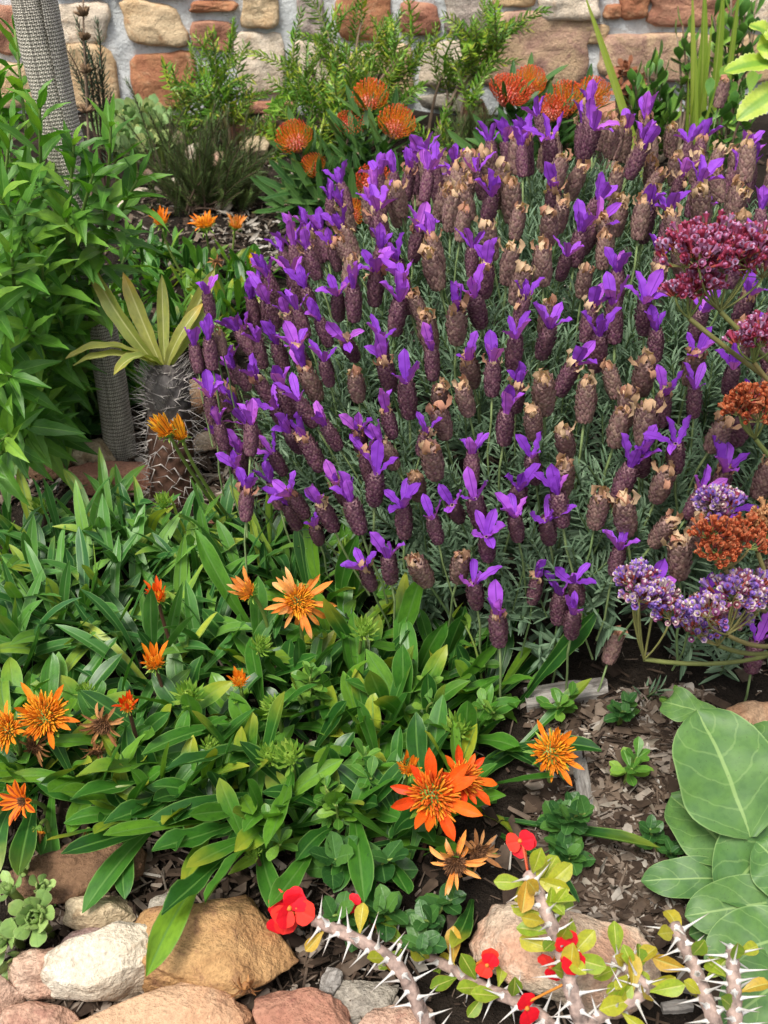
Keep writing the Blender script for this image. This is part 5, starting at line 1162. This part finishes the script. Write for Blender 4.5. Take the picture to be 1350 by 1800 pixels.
for (x, y, R) in ((205, 215, 30), (232, 205, 32), (262, 198, 26), (190, 240, 30), (218, 245, 32), (248, 232, 30), (275, 222, 28), (200, 268, 28), (235, 268, 28), (262, 255, 26), (285, 205, 20), (180, 215, 26), (283, 250, 22)):
    p = hit(x, y, .05+r7.uniform(0, .03)); rosette(aeo, p, nrm((r7.gauss(0, .2), -.55, .8)), R*1.25*mpp(p), 15, AE, r7)
    ob('stem', mk('stem', tube_t([p+Z*.004, onground(p, -.01)], .005, 6), M_gstem), aeo, None)

# ================================================================ ROUND-LEAVED SEEDLINGS
M_seed = leafmat('seedling_leaf', [(0, (.05, .15, .02)), (.5, (.09, .22, .03)), (1, (.2, .34, .05))], rib=(.16, .3, .06), ribw=.1, edge=(.2, .33, .08), edgew=.9, mott=.3, rough=.42, tr=.22, tip=(.35, .36, .04), tipv=1.0)
M_seedd = leafmat('seedling_dark_leaf', [(0, (.018, .07, .016)), (.6, (.035, .11, .022)), (1, (.07, .17, .03))], rib=(.1, .22, .06), ribw=.08, edge=(.08, .18, .05), edgew=.92, mott=.25, rough=.4, tr=.18, veins=5)
SE = variants('leaf', M_seed, 5, lambda i: leaf_t('obov', .52, 7, 5, r7.uniform(-.2, .6), .12, .03, r7.uniform(-.3, .3), seed=i))
SD = variants('leaf', M_seedd, 5, lambda i: leaf_t('ovate', .72, 8, 5, r7.uniform(-.1, .5), .08, .04, r7.uniform(-.3, .3), seed=i))
def seedling(label, px, py, h, n, Lpx, vs_, foot=None, stems=1, spread=.0):
    p = hit(px, py, h); g0 = onground(hit(*foot)) if foot else onground(p+V3(0, .015, 0)); root = thing('leafy_seedling', label, 'seedling', g0, 'round leaved seedlings among the clumps')
    for k in range(stems):
        q = p+V3(r7.gauss(0, spread), r7.gauss(0, spread), r7.gauss(0, spread*.4)) if k else p
        pth = bez(g0-Z*.01, (g0+q)/2+V3(r7.gauss(0, .008), .005, .01), q, 10); ob('stem', mk('stem', tube_t(pth, np.linspace(.0019, .0011, 10), 5), M_gstem), root, None)
        for i in range(n):
            f = i/(n-1); b0 = pth[max(3, int(4+5*f))]; a = i*GA+k; el = .15+.9*f*f+r7.gauss(0, .15); L = Lpx*mpp(p)*(1-.3*f)*r7.uniform(.8, 1.15)
            ob('leaf', vs_[r7.randrange(5)][1], root, frame(b0, sph(a, el), Z, L, r7.gauss(0, .2)))
seedling('yellow green seedling under the shaggy faded orange flower', 545, 1190, .08, 10, 46, SE, None, 3, .015)
seedling('lime green five leaved sprig beside the dark gap under lavender', 818, 1100, .08, 8, 46, SE, (850, 1230))
seedling('bright seedling right of the paired upright leaves', 850, 1240, .05, 8, 40, SE, None, 2, .02)
seedling('glossy oval leaved seedling left of the big red orange flower', 640, 1330, .07, 10, 52, SE, None, 2, .015)
seedling('loose sprig with small oval leaves above the double red flower', 590, 1415, .07, 9, 44, SE, None, 3, .02)
seedling('pale sprig of upright oval leaves behind the broad leaf clump', 690, 1030, .09, 9, 40, SE, (690, 1110))
seedling('yellowing leafy sprig at the middle of the broad leaf clump', 760, 1235, .06, 8, 44, SE, None, 2, .02)
seedling('light green seedling alone on the bare mulch', 1112, 1352, .04, 9, 46, SE, None, 2, .012)
seedling('dark green many leaved seedling on the mulch', 1010, 1440, .05, 12, 46, SD, None, 4, .025)
seedling('dark round leaved seedling above the tan pink boulder', 1000, 1510, .03, 10, 46, SD, None, 2, .02)
seedling('round leaved seedling with notched leaves above the thorny branch', 590, 1510, .05, 7, 70, SD, None, 2, .025)
seedling('round leaved seedling under the dried flower head', 690, 1510, .05, 6, 66, SD, (680, 1560))
seedling('dark seedling behind the small red flower', 680, 1600, .05, 9, 56, SD, None, 3, .025)
seedling('dark low seedling left of tan pink boulder', 760, 1620, .04, 10, 50, SD, None, 3, .02)
seedling('small weed growing beside weathered timber', 1105, 1235, .05, 9, 32, SD, None, 2, .01)
seedling('bright bud like sprout by the torn pale leaf', 1195, 1225, .05, 8, 34, SE, None, 1)
seedling('round leaved weed beneath the large grey green leaf', 1180, 1500, .03, 9, 36, SD, None, 2, .015)
seedling('twin round green leaves in front of long reddish rock', 195, 850, .04, 4, 50, SE, (200, 890))
seedling('oval leaved sprig by the yellow spotted leaves', 470, 1440, .07, 8, 46, SE, None, 2, .02)
seedling('small sprig under the orange flower at clump edge', 985, 1240, .04, 9, 40, SE, (960, 1270), 2, .015)
seedling('low round leaved weed behind the spiny trunk', 245, 690, .04, 9, 40, SE, None, 3, .03)
seedling('spreading weed under the leafy shrub', 190, 690, .05, 10, 46, SD, None, 5, .05)
seedling('shaded weed left of the wrapped trunk foot', 110, 740, .05, 10, 50, SD, None, 5, .05)
seedling('green weed between spiny trunk and lavender', 380, 590, .06, 10, 40, SE, None, 4, .04)

# ================================================================ RIGHT BACKGROUND PLANTS
M_reed = leafmat('flag_leaf', [(0, (.16, .26, .03)), (.6, (.25, .35, .05)), (1, (.36, .42, .08))], rib=(.35, .42, .1), ribw=.2, mott=.2, rough=.45, tr=.25, nscale=(3, 20))
rbp = onground(hit(1235, 285)); reed = thing('flag_leaf_plant', 'tall yellow green sword shaped leaves standing against the stone wall', 'plant', rbp)
for i, (x0, y0, x1, y1, y_, wpx) in enumerate(((1195, 260, 1025, -15, 2.0, 17), (1240, 290, 1238, -40, 2.2, 19), (1250, 290, 1272, -40, 2.2, 20), (1232, 290, 1216, -30, 2.15, 12), (1218, 280, 1232, 60, 2.15, 9), (1240, 290, 1222, 70, 2.1, 10), (1225, 285, 1252, 30, 2.2, 10), (1200, 265, 1262, 140, 2.05, 9), (1215, 285, 1210, 130, 2.2, 8), (1260, 290, 1300, -30, 2.25, 14))):
    g0 = onground(V3(at(x0, y0, y_)[0], y_+.02, 0), -.01); e = at(x1, y1, y_); L = np.linalg.norm(e-g0)*1.01; m = mpp(e)
    ob('leaf', mk('leaf', leaf_t('blade', wpx*m/L, 14, 3, .08, .3, 0, .15, seed=i, b0=-.04), M_reed), reed, frame(g0, e-g0, (.25, -1, .2), L))
M_lime = leafmat('serrated_lime_leaf', [(0, (.3, .42, .05)), (1, (.4, .5, .08))], rib=(.12, .28, .03), ribw=.45, edge=(.5, .55, .2), edgew=.85, mott=.3, rough=.45, tr=.25, veins=8)
cb_ = onground(V3(at(1400, 300, 1.75)[0], 1.75, 0)); lime = thing('serrated_leaf_plant', 'plant with lime green serrated leaves in front of the wall', 'plant', cb_)
ob('stem', mk('stem', tube_t(bez(cb_-Z*.01, cb_+V3(0, 0, .2), at(1385, 110, 1.72), 8), .004, 6), M_shstem), lime, None)
for i, (x0, y0, x1, y1, wpx, dy) in enumerate(((1380, 95, 1318, 42, 60, 0), (1385, 110, 1272, 125, 46, -.03), (1385, 150, 1295, 210, 52, -.05), (1380, 85, 1330, 85, 60, -.02), (1390, 60, 1400, -10, 60, 0), (1385, 120, 1450, 140, 60, 0))):
    a = at(x0, y0, 1.72+dy*.3); e = at(x1, y1, 1.72+dy); L = np.linalg.norm(e-a); m = mpp(e)
    o = ob('leaf', mk('leaf', leaf_t('ovate', wpx*m/L, 30, 5, .5, .12, .04, 0, seed=i, b0=-.2, serr=.07), M_lime), lime, frame(a, e-a, (0, -.8, .9), L, .2*(i-2)))
    ob('stalk', mk('stalk', tube_t(bez(a, (a+at(1385, 110, 1.72))/2-Z*.01, at(1385, 110+i*6, 1.72), 5), .002, 5), M_shstem), o, None)
M_round = leafmat('jade_leaf', [(0, (.05, .15, .025)), (.6, (.09, .22, .035)), (1, (.2, .35, .05))], edge=(.2, .36, .08), mott=.2, rough=.35, tr=.12, spec=.5)
JL = variants('leaf', M_round, 4, lambda i: leaf_t('obov', .55, 6, 5, r7.uniform(-.5, .2), .05, 0, 0, .06, seed=i))
M_brn = leafmat('brown_rosette_leaf', [(0, (.16, .06, .03)), (1, (.3, .12, .07))], mott=.4, rough=.6, tr=.05)
BL = variants('leaf', M_brn, 3, lambda i: leaf_t('obov', .5, 5, 3, -.5, 0, 0, 0, .12))
def jade(label, base, y0, tips, n, L, name='round_leaf_shrub'):
    bp = onground(V3(at(base[0], base[1], y0)[0], y0, 0)); root = thing(name, label, 'shrub', bp, 'round leaved shrubs by the wall'); s = Sink(root, 'leaf', JL, M_round, 'leaf_mass')
    for (px, py) in tips:
        t = at(px, py, y0+r7.uniform(-.05, .05)); pth = bez(bp+V3(r7.gauss(0, .015), 0, -.01), V3(bp[0]*.5+t[0]*.5, y0, bp[2]*.4+t[2]*.6), t, 10); ob('stem', mk('stem', tube_t(pth, np.linspace(.004, .002, 10), 5), M_crwood), root, None)
        for i in range(n):
            f = i/(n-1); q = pth[int(4+5*f)]; a = i*GA; s.add(r7.randrange(4), frame(q, sph(a, .2+1.0*f*f+r7.gauss(0, .15)), Z, L*r7.uniform(.75, 1.15), r7.gauss(0, .2)))
    s.flush()
jade('round leaved green shrub beside the brick red boulder', (1150, 215), 2.3, [(1115, 140), (1140, 120), (1165, 135), (1155, 110), (1120, 165), (1150, 165), (1175, 175), (1130, 190), (1110, 185), (1185, 195), (1165, 205)], 14, .045)
jade('small leafy twig shrub with bright tips against the wall', (1215, 190), 2.5, [(1200, 45), (1215, 60), (1190, 65), (1225, 85), (1210, 105), (1235, 120)], 10, .04)
jade('dark leafy shrub behind the sword shaped leaves', (1290, 210), 2.45, [(1270, 20), (1285, -5), (1300, 35), (1262, 60), (1310, 10), (1330, 0), (1280, 80), (1255, 30), (1325, 60), (1300, 110)], 11, .045)
jade('glossy green shrub behind the upper edge of lavender', (1270, 250), 2.1, [(1270, 150), (1300, 140), (1285, 175), (1262, 190), (1318, 165), (1245, 170), (1330, 185)], 12, .04)
bp = onground(V3(at(1098, 190, 2.45)[0], 2.45, 0)); brn = thing('brown_succulent', 'rust brown rosette succulent against the wall above the brick red boulder', 'succulent', bp)
for (x, y) in ((1090, 130), (1108, 140), (1085, 155), (1112, 165), (1095, 172), (1120, 150), (1102, 120)):
    p = at(x, y, 2.45+r7.uniform(-.03, .03)); rosette(brn, p, nrm((r7.gauss(0, .4), -.6, .7)), .034, 11, BL, r7); ob('stem', mk('stem', tube_t([p, bp-Z*.01], .005, 6), M_crwood), brn, None)
